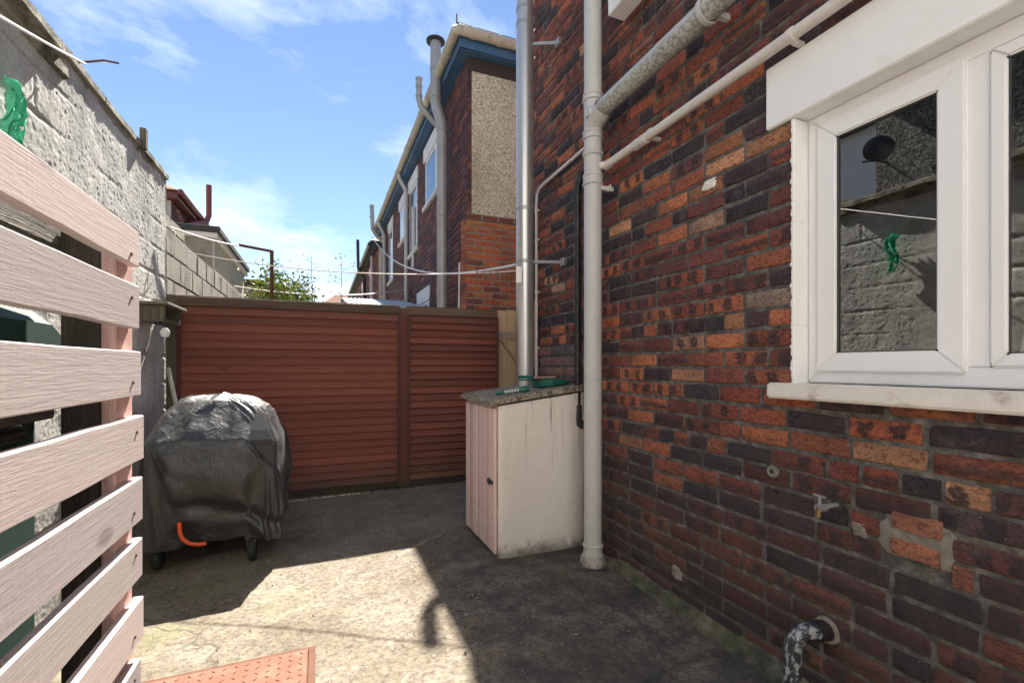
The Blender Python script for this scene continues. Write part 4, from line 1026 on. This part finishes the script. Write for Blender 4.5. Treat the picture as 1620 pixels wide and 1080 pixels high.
for (x, y) in ((-.955, 3.56), (-.43, 3.50), (-.955, 4.12), (-.36, 4.12)):
    lg = MB().bar((x, y, .09), (x, y, .5), .028, .028, up=(0, 1, 0)).build('leg', 'black_iron', bq, bevel=.003)
    MB().box(x-.022, x+.022, y-.02, y+.02, .13, .165).build('fork', 'black_iron', lg, bevel=.003)
    whl = MB().lathe([(.03, -.020), (.062, -.020), (.070, -.012), (.070, .012), (.062, .020), (.03, .020)], (x+.028, y-.02, .070), 'X', 28).build('wheel', 'rubber', bq, smooth=True)
    MB().lathe([(.0, -.017), (.032, -.017), (.032, .017), (0, .017)], (x+.028, y-.02, .070), 'X', 20).build('hub', 'black_plastic', whl, smooth=True)
MB().box(-.96, -.42, 3.52, 4.12, .25, .28).build('bottom_shelf', 'black_iron', bq, bevel=.004)
MB().bar((-.955, 3.56, .16), (-.955, 4.12, .16), .02, .02).bar((-.43, 3.52, .16), (-.36, 4.12, .16), .02, .02).build('rail', 'black_iron', bq)
MB().tube([(-.80, 3.46, .30), (-.795, 3.45, .24), (-.78, 3.445, .20), (-.745, 3.44, .170), (-.70, 3.445, .155), (-.66, 3.46, .15)], .0125, 10).build('gas_hose', 'orange_hose', bq, smooth=True)

# ------------------------------------------------------------------ terracotta inspection cover in the floor
mc = thing('drain_cover', 'rust-orange raised pattern drain cover set in the concrete yard floor', 'drain cover', (-.33, 2.05, .0))
MB().box(-.63, -.045, 1.62, 2.255, -.01, .020).build('plate', 'terracotta', mc, bevel=.004)
td = MB()
for i in range(14):
    for j in range(16):
        x = -.605+i*.041; y = 1.645+j*.039; a = R(45) if (i+j) % 2 else R(-45)
        dx, dy = math.cos(a)*.013, math.sin(a)*.013; px_, py_ = -math.sin(a)*.0045, math.cos(a)*.0045
        td.add([(x-dx, y-dy, .0195), (x-px_, y-py_, .0195), (x+dx, y+dy, .0195), (x+px_, y+py_, .0195), (x-dx*.5, y-dy*.5, .0228), (x+dx*.5, y+dy*.5, .0228)],
               [(0, 1, 4), (1, 5, 4), (1, 2, 5), (2, 3, 5), (3, 4, 5), (3, 0, 4)])
td.build('tread_pattern', 'terracotta', mc, kind='stuff')
MB().box(-.66, -.632, 1.6, 2.285, -.01, .012).box(-.632, -.043, 2.257, 2.285, -.01, .012).box(-.043, -.015, 1.6, 2.285, -.01, .012).build('frame', 'rust', mc, bevel=.002)

# ------------------------------------------------------------------ neighbour wing beyond the fence
def lowbrick(name, parent, mapf, s0, s1, t0, t1, skips=(), kind='stuff', singles=False, pal=None, mat='brick_rustic'):
    b = BrickSet(mapf, low=not singles); t = t0; k = 0
    while t < t1:
        s = s0-(.118 if k % 2 else 0)
        while s < s1:
            a = max(s, s0); e_ = min(s+.226, s1)
            if e_-a > .04:
                c = (a+e_)/2
                if not any(y0 < c < y1 and z0_ < t+.037 < z1 for (y0, y1, z0_, z1) in skips):
                    b.add(c, t+.037, e_-a, .072, pal() if pal else None, (0, 0, 0) if pal else None)
            s += .236
        t += CH; k += 1
    if singles:
        for q in b.b: brick_object('brick', [q], mat, parent)
    else: brick_object(name, b.b, mat, parent, kind=kind)
def wing(name, label, NY0, NY1, feats=True, ze=5.36, blue='blue_fascia'):
    h = thing(name, label, 'house', (3.2, (NY0+NY1)/2, 0))
    MB().box(WX+.008, 5.5, NY0+.008, NY1, -.05, ze).build('mortar_wall', 'mortar', h)
    return h
ny0, ny1 = 5.72, 14.6
def npal():
    c = random.choice([(.15, .065, .06), (.11, .06, .065), (.19, .075, .06), (.08, .05, .06), (.24, .10, .075), (.13, .07, .08)]); k = random.uniform(.9, 1.5); return tuple(x*k for x in c)
nb = wing('neighbour_house', 'brick house wing with pebbledash end and blue fascia beyond the fence', ny0, ny1)
lowbrick('side_brickwork', nb, lambda s, t, n: Vector((WX-n, s, t)), ny0+.02, ny1, .9, 5.3, pal=npal, skips=[(7.3, 8.4, 4.05, 4.95), (8.95, 9.95, 3.3, 4.95), (10.4, 11.2, 4.1, 4.95), (12.2, 13.1, 3.2, 4.95), (7.9, 9.0, 1.6, 2.75)])
def opal():
    c = random.choice([(.56, .19, .085), (.50, .15, .07), (.60, .24, .11), (.52, .18, .09), (.26, .11, .09), (.54, .19, .09)]); return tuple(x*random.uniform(.85, 1.15) for x in c)
lowbrick('pier', nb, lambda s, t, n: Vector((s, ny0-.03-n*-1-.0 if False else ny0-.035-n, t)), WX-.035, 2.62, 1.55, 3.10, singles=True, pal=opal)
lowbrick('pier_lower', nb, lambda s, t, n: Vector((s, ny0-.035-n, t)), WX-.035, 5.4, .0, 1.52, pal=opal)
MB().box(WX-.027, 5.5, ny0-.027, ny0+.2, -.05, 3.12).build('pier_core', 'patch_mortar', nb)
lowbrick('pier_return', nb, lambda s, t, n: Vector((WX-.035-n, s, t)), ny0-.03, ny0+.19, 0, 3.1, pal=opal)
x = WX-.035
while x < 2.6:                                  # weathered row of bricks on edge capping the pier
    q = BrickSet(lambda s, t, n: Vector((s, ny0-.037-n, t))); q.add(x+.1, 3.165, .215, .066, (.26, .10, .06), (0, 0, 0)); brick_object('brick', q.b, 'brick_rustic', nb); x += .225
MB().box(WX-.03, 5.5, ny0-.033, ny0+.0, 3.13, 3.20).build('cap_bed', 'patch_mortar', nb)
MB().box(WX+.05, 5.5, ny0-.012, ny0+.007, 3.20, 5.02).build('pebbledash_panel', 'pebbledash', nb)
lowbrick('corner_brickwork', nb, lambda s, t, n: Vector((s, ny0-n, t)), WX+.0, WX+.06, 3.2, 5.0, pal=npal)
MB().box(WX-.0, 5.5, ny0-.02, ny0+.007, 5.02, 5.20).build('frieze', 'dark_timber', nb)
# eaves
MB().box(WX-.15, 5.6, ny0-.15, ny1+.1, 5.362, 5.372).build('soffit', 'blue_fascia', nb)
MB().box(WX-.150, WX-.130, ny0-.150, ny1+.1, 5.20, 5.361).box(WX-.130, 5.6, ny0-.150, ny0-.130, 5.20, 5.361).build('fascia', 'blue_fascia', nb, bevel=.003)
MB().box(WX-.127, WX+.0, ny0-.12, ny1+.1, 5.19, 5.20).box(WX+.0, 5.5, ny0-.127, ny0-.02, 5.19, 5.20).build('soffit_board', 'blue_fascia', nb)
roof(nb, WX-.20, 5.7, ny0-.20, ny1+.2, 5.45, 1.5)
MB().box(WX-.12, 5.5, ny0-.1, ny1, 5.374, 5.43).build('eaves_fill', 'dark_timber', nb)
def gutter(parent, pts, r=.06, mat='gutter_cream'):
    MB().tube(pts, r, 14).build('gutter', mat, parent, smooth=True)
GX = WX-.205
gutter(nb, [(5.6, ny0-.205, 5.36), (GX+.03, ny0-.205, 5.36), (GX, ny0-.18, 5.36), (GX, ny1, 5.33)])
for y in (6.0, 7.6, 8.9, 10.1, 11.4, 12.6, 13.8): MB().lathe([(.058, -.03), (.068, -.025), (.068, .025), (.058, .03)], (GX, y, 5.36-.003*(y-6)), 'Y', 14).build('gutter_joint', 'gutter_cream', nb, smooth=True)
for x in (1.75, 2.1): MB().lathe([(.058, -.03), (.068, -.025), (.068, .025), (.058, .03)], (x, ny0-.205, 5.36), 'X', 14).build('gutter_joint', 'gutter_cream', nb, smooth=True)
MB().tube([(GX+.03, ny0-.1, 5.43), (GX+.03, ny0-.1, 5.62)], .008, 6).build('roof_spike', 'rust', nb)
def nwin(parent, y0, y1, z0, z1):
    """upper window on a wing: recessed frame, pane, lintel, sill"""
    f = ring(MB(), WX-.002, WX+.006, y0, y1, z0, z1, .06).build('window', 'upvc', parent)
    MB().box(WX+.000, WX+.003, y0+.06, y1-.06, z0+.06, z1-.06).build('pane', 'glass', f)
    MB().box(WX-.045, WX+.0, y0-.1, y1+.1, z0-.075, z0-.003).build('sill', 'sill_paint', f)
    MB().box(WX-.022, WX+.0, y0-.1, y1+.1, z1+.003, z1+.24).build('lintel', 'white_paint', f)
    MB().box(WX-.006, WX-.003, y0+.06, y0+.09, z0+.06, z1-.06).build('glazing_bar', 'upvc', f)
for (a_, b_, c_, d_) in ((7.42, 8.28, 4.08, 4.90-.02), (9.05, 9.85, 3.55, 4.86), (10.5, 11.1, 4.1, 4.86), (12.3, 13.0, 3.5, 4.86), (8.0, 8.9, 1.62, 2.40)): nwin(nb, a_, b_, c_, d_)
def flue_thing(label, pts, r, mat='flue_dull', cowl=True, bands=(), name='boiler_flue', cap='black_iron'):
    t = thing(name, label, 'flue', pts[0])
    MB().tube(pts, r, 20).build('pipe', mat, t, smooth=True)
    for (x, y, z) in bands: MB().lathe([(r, -.02), (r+.008, -.016), (r+.008, .016), (r, .02)], (x, y, z), 'Z', 20).build('band', mat, t, smooth=True)
    if cowl:
        x, y, z = pts[-1]; MB().lathe([(r*.9, -.01), (r*1.75, .0), (r*1.75, .02), (r*.9, .055), (0, .06)], (x, y, z), 'Z', 20).build('cowl', cap, t, smooth=True)
    return t
flue_thing('large grey flue with wide black cowl rising up the neighbouring wing', [(1.615, 6.52, 0), (1.615, 6.52, 4.62), (1.60, 6.52, 4.72), (1.535, 6.52, 4.92), (1.52, 6.52, 5.02), (1.52, 6.52, 5.83)], .075,
           bands=[(1.615, 6.52, 3.4), (1.615, 6.52, 2.3), (1.615, 6.52, 4.6), (1.52, 6.52, 5.05), (1.52, 6.52, 5.45)])
flue_thing('slim grey elbowed flue leaning out left of the large capped flue', [(1.80, 7.10, 4.86), (1.62, 7.10, 5.02), (1.43, 7.10, 5.20), (1.40, 7.10, 5.30), (1.40, 7.10, 5.62)], .045, cowl=False, bands=[(1.40, 7.10, 5.36), (1.40, 7.10, 5.5), (1.40, 7.10, 5.61)])
flue_thing('far small elbowed flue at the far end of the neighbouring wing', [(1.78, 14.2, 4.90), (1.58, 14.2, 5.05), (1.45, 14.2, 5.25), (1.42, 14.2, 5.95)], .06, cowl=False, bands=[(1.42, 14.2, 5.6), (1.42, 14.2, 5.9)])
def downpipe(y, label, top=5.27, bot=0, mat='grey_pvc', r=.04):
    t = thing('downpipe', label, 'drain pipe', (1.69, y, 0))
    MB().tube([(GX, y, top), (GX+.005, y, top-.08), (1.68, y, top-.32), (1.69, y, top-.40), (1.69, y, bot)], r, 12).build('pipe', mat, t, smooth=True)
    for z in (4.4, 3.2, 2.2): MB().lathe([(r, -.03), (r+.012, -.03), (r+.012, .03), (r, .03)], (1.69, y, z), 'Z', 12).box(1.69, WX, y-.02, y+.02, z-.02, z+.02).build('clip', mat, t)
downpipe(9.95, 'grey downpipe halfway along the neighbouring brick wing')
downpipe(13.5, 'grey downpipe at the far end of the neighbouring brick wing', r=.05)
solo(MB().tube([(1.715, 9.3, 4.4), (1.715, 9.3, 3.2)], .03, 8), 'waste_pipe', 'white_pvc_pipe', 'short pinkish vertical pipe under a window of the neighbouring wing', 'drain pipe', (1.715, 9.3, 3.2), smooth=True)
solo(MB().tube([(1.72, 5.98, 2.55), (1.71, 5.96, 2.62), (1.70, 5.96, 2.0), (1.70, 5.96, 1.2)], .014, 8), 'thin_pipe', 'white_pvc_pipe', 'thin white vertical pipe between large grey flue and orange brick corner', 'pipe', (1.7, 5.96, 1.2), smooth=True)
# third wing
cw0, cw1 = 15.6, 30.
n3 = wing('far_house', 'far brick house wing with cream end wall and black fascia', cw0, cw1, ze=5.2)
lowbrick('side_brickwork', n3, lambda s, t, n: Vector((WX-n, s, t)), cw0, 24, 1.6, 5.1, skips=())
MB().box(WX+.02, 5.4, cw0-.012, cw0+.007, 1, 5.1).build('end_render', 'cream_wall', n3)
MB().box(WX-.2, 5.6, cw0-.15, cw1, 5.05, 5.22).build('fascia', 'black_fascia', n3)
roof(n3, WX-.25, 5.7, cw0-.2, cw1+.2, 5.24, 1.6)
gutter(n3, [(GX-.05, cw0-.1, 5.14), (GX-.05, cw1, 5.1)], .07, 'black_plastic')
for (a_, b_, c_, d_) in ((17.2, 18.2, 3.4, 4.6), (20.5, 21.6, 3.4, 4.6)): nwin(n3, a_, b_, c_, d_)
flue_thing('far black vent pipe standing above the gutter of the far wing', [(1.65, 19.3, 2.2), (1.65, 19.3, 4.7), (1.42, 19.3, 5.1), (1.40, 19.3, 6.2)], .06, mat='black_plastic', cowl=False, name='vent_pipe')
MB().tube([(1.66, 16.6, 5.0), (1.66, 16.6, 1)], .05, 8).build('downpipe', 'waste_pvc', n3, smooth=True)
MB().box(1.62, 1.72, 22.3, 22.5, 1.0, 4.2).build('downpipe', 'white_paint', n3)
n4 = thing('distant_house', 'distant stone house with brown pitched roof at the end of the alley', 'house', (.5, 62, 0))
MB().box(-3, 9, 60, 70, 0, 6.3).build('wall', 'cream_wall', n4)
MB().add([(-3.3, 59.7, 6.2), (9.3, 59.7, 6.2), (9.3, 70.3, 6.2), (-3.3, 70.3, 6.2), (.2+2, 65, 10.6), (8.5, 65, 10.6)], [(0, 1, 5, 4), (1, 2, 5), (2, 3, 4, 5), (3, 0, 4), (3, 2, 1, 0)]).build('roof', 'clay_tile', n4)
# lean-to roof just past the fence
lt = thing('lean_to', 'low grey corrugated lean-to roof just beyond the fence', 'shed', (1, 8.5, 0))
cr = MB(); vs = []; na = 80
for i in range(na+1):
    x = .42+1.3*i/na; zz_ = .012*math.sin(i*math.pi/2.5)
    vs += [(x, 7.2, 2.12+zz_), (x, 10.2, 2.66+zz_)]
cr.add(vs, [(2*i, 2*i+2, 2*i+3, 2*i+1) for i in range(na)]); q = cr.build('roof_sheet', 'corrugated', lt, smooth=True)
q.modifiers.new('thickness', 'SOLIDIFY').thickness = .006
for yy, zz_ in ((7.25, 2.08), (8.7, 2.35), (10.15, 2.60)): MB().bar((.40, yy, zz_), (1.74, yy, zz_), .05, .07).build('beam', 'white_paint', lt)
for yy in (7.25, 10.15): MB().box(.42, .49, yy-.035, yy+.035, 0, 2.05 if yy < 8 else 2.56).build('post', 'white_paint', lt)

# ------------------------------------------------------------------ lower block wall beyond, sheds, far house left
bw = thing('block_wall', 'lower weathered grey blockwork wall continuing beyond the fence', 'wall', (LX-.1, 9, 0))
MB().box(LX-.2, LX-.012, 4.99, 14.2, -.05, 2.47).build('mortar_core', 'mortar', bw)
k = 0; zb = 2.5-.225*4
while zb < 2.49:
    y = 5.0-(.22 if k % 2 else 0)
    while y < 14.1:
        a_ = max(y, 4.995)
        if y+.44 > a_+.06:
            mm = MB().bar((LX-.1+random.uniform(-.003, .006), a_+.005, zb+.11), (LX-.1+random.uniform(-.003, .006), y+.435, zb+.11), .2, .213, n=4, wob=.0015)
            mm.build('block', 'block', bw, bevel=.006, rough=.004)
        y += .45
    zb += .225; k += 1
# single stepped block at the near end, up against the tall wall
MB().box(LX-.2, LX-.005, 4.997, 5.62, 2.505, 2.62).build('block', 'coping', bw, bevel=.008, rough=.008)
sh1 = thing('block_shed', 'grey block outbuilding with dark flat roof behind the block wall', 'shed', (-2.8, 10.5, 0))
MB().box(-4.4, -1.62, 9.0, 12.3, 0, 3.36).build('wall', 'block', sh1)
MB().box(-1.618, -1.60, 9.0, 12.3, 0, 3.36).build('side_render', 'cream_wall', sh1)
MB().box(-4.5, -1.50, 8.88, 12.45, 3.44, 3.54).build('roof', 'dark_roof', sh1, bevel=.01)
MB().box(-4.45, -1.54, 8.92, 12.4, 3.362, 3.438).build('fascia', 'white_wall', sh1)
sh2 = thing('small_shed', 'small flat-roofed grey outbuilding further along the block wall', 'shed', (-1.9, 14, 0))
MB().box(-2.6, -1.32, 13.0, 15.2, 0, 3.22).build('wall', 'block', sh2); MB().box(-2.7, -1.25, 12.9, 15.3, 3.222, 3.36).build('roof', 'dark_roof', sh2, bevel=.01)
fh = thing('red_trim_house', 'far brick house with red painted gutter and clay tile roof at left', 'house', (-5, 16, 0))
MB().box(-7.5, -3.008, 12.408, 22, 0, 5.0).build('mortar_wall', 'mortar', fh)
lowbrick('side_brickwork', fh, lambda s, t, n: Vector((-3+n, s, t)), 12.42, 18, 3.2, 4.9)
MB().box(-7.5, -3.02, 12.39, 12.407, 0, 4.9).build('end_render', 'cream_wall', fh)
MB().box(-7.6, -2.86, 12.25, 22.2, 4.92, 5.06).build('fascia', 'red_paint', fh); roof(fh, -7.7, -2.85, 12.2, 22.3, 5.10, 1.6, 'clay_tile')
gutter(fh, [(-2.80, 12.2, 5.06), (-2.80, 22.2, 5.02)], .06, 'red_paint')
flue_thing('crooked dark red vent pipe rising above the far house gutter', [(-2.93, 13.3, 3.5), (-2.93, 13.3, 4.45), (-2.93, 13.35, 4.62), (-2.9, 13.9, 4.85), (-2.72, 14.3, 5.0), (-2.68, 14.4, 5.2), (-2.68, 14.4, 6.0)], .065, mat='red_paint', cowl=False, name='vent_pipe')
nwf = ring(MB(), -2.994, -2.985, 15.2, 16.2, 3.6, 4.7, .08).build('window', 'upvc', fh); MB().box(-2.992, -2.989, 15.28, 16.12, 3.68, 4.62).build('pane', 'glass', nwf)

# main terrace added out of view: pale rear wall bounces sun into the yard
mh = thing('bounce_terrace', 'pale terrace rear wall added unseen behind the camera to bounce sunlight', 'house', (1, -3.4, 0))
MB().box(-9, WX-.01, -2.6, -1.62, -.05, 6.0).box(WX-.01, 12, -2.6, -1.62, -.05, 6.0).build('wall', 'white_wall', mh)
MB().add([(-9.3, -1.4, 5.98), (12.3, -1.4, 5.98), (12.3, -9, 5.98), (-9.3, -9, 5.98), (-9.3, -5.6, 8.2), (12.3, -5.6, 8.2)], [(0, 1, 5, 4), (2, 3, 4, 5), (0, 4, 3), (1, 2, 5), (3, 2, 1, 0)]).build('roof', 'slate', mh)
for (xa, za, wd_, hg) in ((-.7, 3.3, 1.2, 1.3), (-.9, .9, 1.4, 1.2), (-6.5, 3.3, 1.2, 1.3), (-5.9, .9, 1.4, 1.2)):
    q_ = MB().box(xa, xa+wd_, -1.617, -1.59, za, za+hg).build('window', 'upvc', mh); MB().box(xa+.07, xa+wd_-.07, -1.589, -1.582, za+.07, za+hg-.07).build('pane', 'gasket', q_)
# houses across the lane on the left: they show in the kitchen window glass
gh = thing('gable_house', 'dark roughcast gabled house across the lane behind the left wall', 'house', (-6.5, 1, 0))
MB().box(-8.5, -4.5, -4.5, 4.65, 0, 5.6).build('wall', 'dark_roughcast', gh)
MB().add([(-8.7, -4.7, 5.55), (-4.3, -4.7, 5.55), (-4.3, 4.8, 5.55), (-8.7, 4.8, 5.55), (-6.5, -4.7, 7.0), (-6.5, 4.8, 7.0)], [(0, 1, 4), (1, 2, 5, 4), (2, 3, 5), (3, 0, 4, 5), (3, 2, 1, 0)]).build('roof', 'slate', gh)
wh = thing('white_house', 'white rendered house across the lane, seen mirrored in the kitchen window', 'house', (-12, 9, 0))
MB().box(-15, -9, 4.8, 13, 0, 7.2).build('wall', 'white_wall', wh)
MB().add([(-15.3, 4.5, 7.2), (-8.7, 4.5, 7.2), (-8.7, 13.3, 7.2), (-15.3, 13.3, 7.2), (-12, 7, 9.0), (-12, 11, 9.0)], [(0, 1, 4), (1, 2, 5, 4), (2, 3, 5), (3, 0, 4, 5), (3, 2, 1, 0)]).build('roof', 'slate', wh)
for yy in (7.2, 9.8):
    f_ = ring(MB(), -8.985, -8.97, yy, yy+.9, 3.9, 5.1, .08).build('window', 'upvc', wh); MB().box(-8.99, -8.988, yy+.08, yy+.82, 3.98, 5.02).build('pane', 'gasket', f_)
def rotz(mb, c, ang):
    c = Vector(c); m_ = Matrix.Rotation(ang, 3, 'Z'); mb.v = [m_ @ (v-c)+c for v in mb.v]; return mb
ds = thing('satellite_dish', 'grey satellite dish on the gable across the lane, mirrored in the window', 'satellite dish', (-4.4, 4.45, 4.4))
pts = []
rotz(MB().lathe([(.0, .035), (.10, .028), (.15, .010), (.20, -.008), (.195, -.012), (.10, .018), (.0, .025)], (-4.30, 4.50, 4.60), 'X', 24), (-4.30, 4.5, 4.6), R(-35)).build('reflector', 'black_plastic', ds, smooth=True)
MB().tube([(-4.5, 4.5, 4.42), (-4.30, 4.5, 4.42), (-4.0, 4.55, 4.36)], .014, 8).build('arm', 'black_iron', ds, smooth=True)

# ------------------------------------------------------------------ washing lines, post, pegs
def sag(a, b, s, n=24):
    a, b = Vector(a), Vector(b); return [a.lerp(b, i/n)-Vector((0, 0, s*4*(i/n)*(1-i/n))) for i in range(n+1)]
solo(MB().tube(sag((-.86, 1.75, 2.26), (-1.16, 3.19, 2.885), .004), .0058, 8), 'washing_line', 'line_white', 'thick white washing line across the top left, rising to the wall coping', 'washing line', (-1.16, 3.19, 2.885), smooth=True)
solo(MB().tube(sag((-1.20, 4.89, 2.47), (-.97, 7.05, 2.84), .02), .0085, 8), 'washing_line', 'line_white', 'upper white washing line from left wall to the rusty post arm', 'washing line', (-1.2, 4.89, 2.47), smooth=True)
solo(MB().tube(sag((-1.20, 5.33, 2.36), (1.46, 3.47, 2.03), .10, 40), .0045, 8), 'washing_line', 'line_pink', 'pale washing line crossing the yard to the steel flue, pegs on it', 'washing line', (1.46, 3.47, 2.03), smooth=True)
solo(MB().tube(sag((1.42, 14.1, 5.0), (1.48, 3.52, 2.09), .42, 40), .0115, 8), 'washing_line', 'line_white', 'long white washing line sagging from the far elbowed flue to the steel flue', 'washing line', (1.48, 3.52, 2.09), smooth=True)
solo(MB().tube(sag((-1.24, 8.5, 2.52), (1.70, 10.4, 2.93), .13, 30), .010, 8), 'washing_line', 'line_pink', 'far washing line strung low across the next yard over the fence', 'washing line', (-1.24, 8.5, 2.52), smooth=True)
solo(MB().tube([(-1.21, 4.92, 2.47), (-1.17, 4.92, 2.44), (-1.16, 4.90, 2.36), (-1.18, 4.92, 2.32)], .006, 6), 'line_tail', 'line_white', 'loose white tail of line dangling from its hook on the left wall', 'cord', (-1.21, 4.92, 2.47), smooth=True)
for k in range(4):
    t = .955-.018*k; A, B = Vector((-1.20, 5.33, 2.36)), Vector((1.46, 3.47, 2.03)); c = A.lerp(B, t)-Vector((0, 0, .10*4*t*(1-t)))
    solo(MB().bar(c+Vector((0, 0, .018)), c-Vector((random.uniform(-.01, .01), 0, .055)), .009, .012, up=(1, 0, 0)), 'clothes_peg', 'peg_wood', 'one of four dark wooden clothes pegs bunched beside the steel flue', 'clothes peg', c, 'clothes pegs on the line by the flue', bevel=.001)
solo(MB().prism([(1.43, 3.385), (1.47, 3.365), (1.472, 3.372), (1.432, 3.392)], 1.92, 2.045), 'white_tag', 'white_paint', 'small white plastic tag hanging on the line against the flue', 'tag', (1.45, 3.38, 1.92))
rp = thing('line_post', 'rusty clothes line post with side arm beyond the fence', 'post', (-.6, 7.17, 0))
MB().tube([(-.6, 7.17, 0), (-.6, 7.17, 2.84)], .024, 10).build('post', 'rust', rp, smooth=True); MB().bar((-.60, 7.17, 2.83), (-.98, 7.04, 2.85), .03, .03).build('arm', 'rust', rp)

# ------------------------------------------------------------------ plants
def leaf(mb, p, s, n=None):
    n = Vector((random.gauss(0, 1), random.gauss(0, 1), random.gauss(0, .8))).normalized(); t = n.orthogonal().normalized(); b = n.cross(t)
    a = random.uniform(0, 6.28); t, b = t*math.cos(a)+b*math.sin(a), b*math.cos(a)-t*math.sin(a)
    mb.add([p-t*s, p-b*s*.45+n*s*.12, p+t*s, p+b*s*.45+n*s*.12], [(0, 1, 2, 3)])
sr = thing('green_shrub', 'bright yellow-green shrub showing over the fence beside the rusty post', 'shrub', (-.55, 9.4, 0))
tr = MB(); lf = MB(); ld = MB()
for k in range(16):
    a = random.uniform(0, 6.28); r_ = random.uniform(.05, .5); top = Vector((-.52+r_*math.cos(a)*1.0, 9.4+r_*math.sin(a), random.uniform(2.35, 2.92)))
    base = Vector((-.5, 9.4, 0)); mid = base.lerp(top, .6)+Vector((random.gauss(0, .05), random.gauss(0, .05), .1)); tr.tube([base, mid, top], [.02, .012, .004], 6)
    for q in range(170):
        p = top+Vector((random.gauss(0, .13), random.gauss(0, .13), random.gauss(-.1, .16))); leaf(lf if random.random() < .8 else ld, p, random.uniform(.025, .05))
tr.build('trunk', 'twig', sr, norm=False); lf.build('crown', 'leaf', sr, norm=False); ld.build('inner_leaves', 'leaf_dark', sr, norm=False)
def sapling(x, y, h, label, n=60, spread=.25):
    s = thing('sapling', label, 'sapling', (x, y, 0)); st = MB(); l = MB()
    st.tube([(x, y, 0), (x+.03, y, h*.6), (x, y, h)], [.014, .009, .003], 6)
    for k in range(9):
        t = .62+.38*k/9; a = random.uniform(0, 6.28); p = Vector((x, y, h*t)); e_ = p+Vector((math.cos(a)*spread*random.uniform(.3, 1), math.sin(a)*.2, .1)); st.tube([p, e_], [.004, .002], 4)
        for q in range(n//9): leaf(l, e_+Vector((random.gauss(0, .05), random.gauss(0, .05), random.gauss(0, .06))), random.uniform(.012, .03))
    st.build('trunk', 'twig', s, norm=False); l.build('crown', 'leaf_dark', s, norm=False)
sapling(-.12, 8.2, 3.05, 'tall thin sapling with few leaves right of the yellow-green shrub', 40, .15)
sapling(.35, 8.6, 3.15, 'sparse sapling against the cloud in the middle of the sky gap', 90, .32)
def fern(x, y, h, n, s0):
    pass
# scruffy plants at the screen's foot and fence foot
tw = MB()
for k in range(16):
    p = Vector((-.44+random.uniform(-.03, .04), 1.50+random.uniform(0, .05), .0)); pts = [p]
    dirv = Vector((random.uniform(-.02, .06), random.uniform(-.02, .05), random.uniform(.01, .025)))
    for q in range(6): pts.append(pts[-1]+dirv+Vector((random.gauss(0, .018), random.gauss(0, .018), random.gauss(0, .012))))
    tw.tube(pts, [.0018]*7, 4)
solo(tw, 'dead_weeds', 'dry_stalk', 'tangle of dry weed stalks at the foot of the pink screen', 'weeds', (-.44, 1.52, 0), norm=False)
fw = MB()
for k in range(34):
    x = random.choice([random.uniform(-.1, .5), random.uniform(.6, 1.05), random.uniform(.2, 1.0)]); y = FY-.05-random.uniform(0, .05)
    for q in range(7):
        a = random.uniform(0, 6.28); e_ = Vector((x+math.cos(a)*.02, y-abs(math.sin(a))*.025, random.uniform(.012, .045))); fw.tube([Vector((x, y, -.01)), e_], [.0015, .001], 4)
        leaf(fw, e_, random.uniform(.004, .009))
fw.build('ground_weeds', 'leaf_dark', kind='stuff', norm=False)
lt_ = MB()
for k in range(900):
    q = random.random()
    if q < .45: x, y = random.uniform(-1.1, 1.8), FY-.03-abs(random.gauss(0, .05))
    elif q < .6: x, y = WX-.08-abs(random.gauss(0, .06)), random.uniform(.8, 2.5)
    else: x, y = random.uniform(-.9, 1.5), random.uniform(1.7, 4.6)
    s = random.uniform(.003, .009); z = .004+.010*noise.fractal(Vector((x*1.3, y*1.3, 3)), 1, 2, 4)
    pts = [Vector((x+random.uniform(-s, s), y+random.uniform(-s, s), z+random.uniform(-.002, s*.5))) for _ in range(5)]
    lt_.add(pts, [(0, 1, 2), (0, 2, 3), (0, 3, 4), (1, 2, 4), (1, 3, 4)])
lt_.build('yard_litter', 'dark_litter', kind='stuff', norm=False)
ch = MB()
for k in range(420):
    x, y = random.uniform(-.9, 1.5), random.uniform(1.75, 4.2); s = random.uniform(.002, .0075); z = .004+.010*noise.fractal(Vector((x*1.3, y*1.3, 3)), 1, 2, 4)
    pts = [Vector((x+random.uniform(-s, s), y+random.uniform(-s, s), z+random.uniform(0, s*.7))) for _ in range(6)]
    ch.add(pts, [(0, 1, 2), (0, 2, 3), (0, 3, 4), (1, 2, 5), (2, 3, 5), (3, 4, 5)])
ch.build('stone_chips', 'stone_chip', kind='stuff', norm=False)
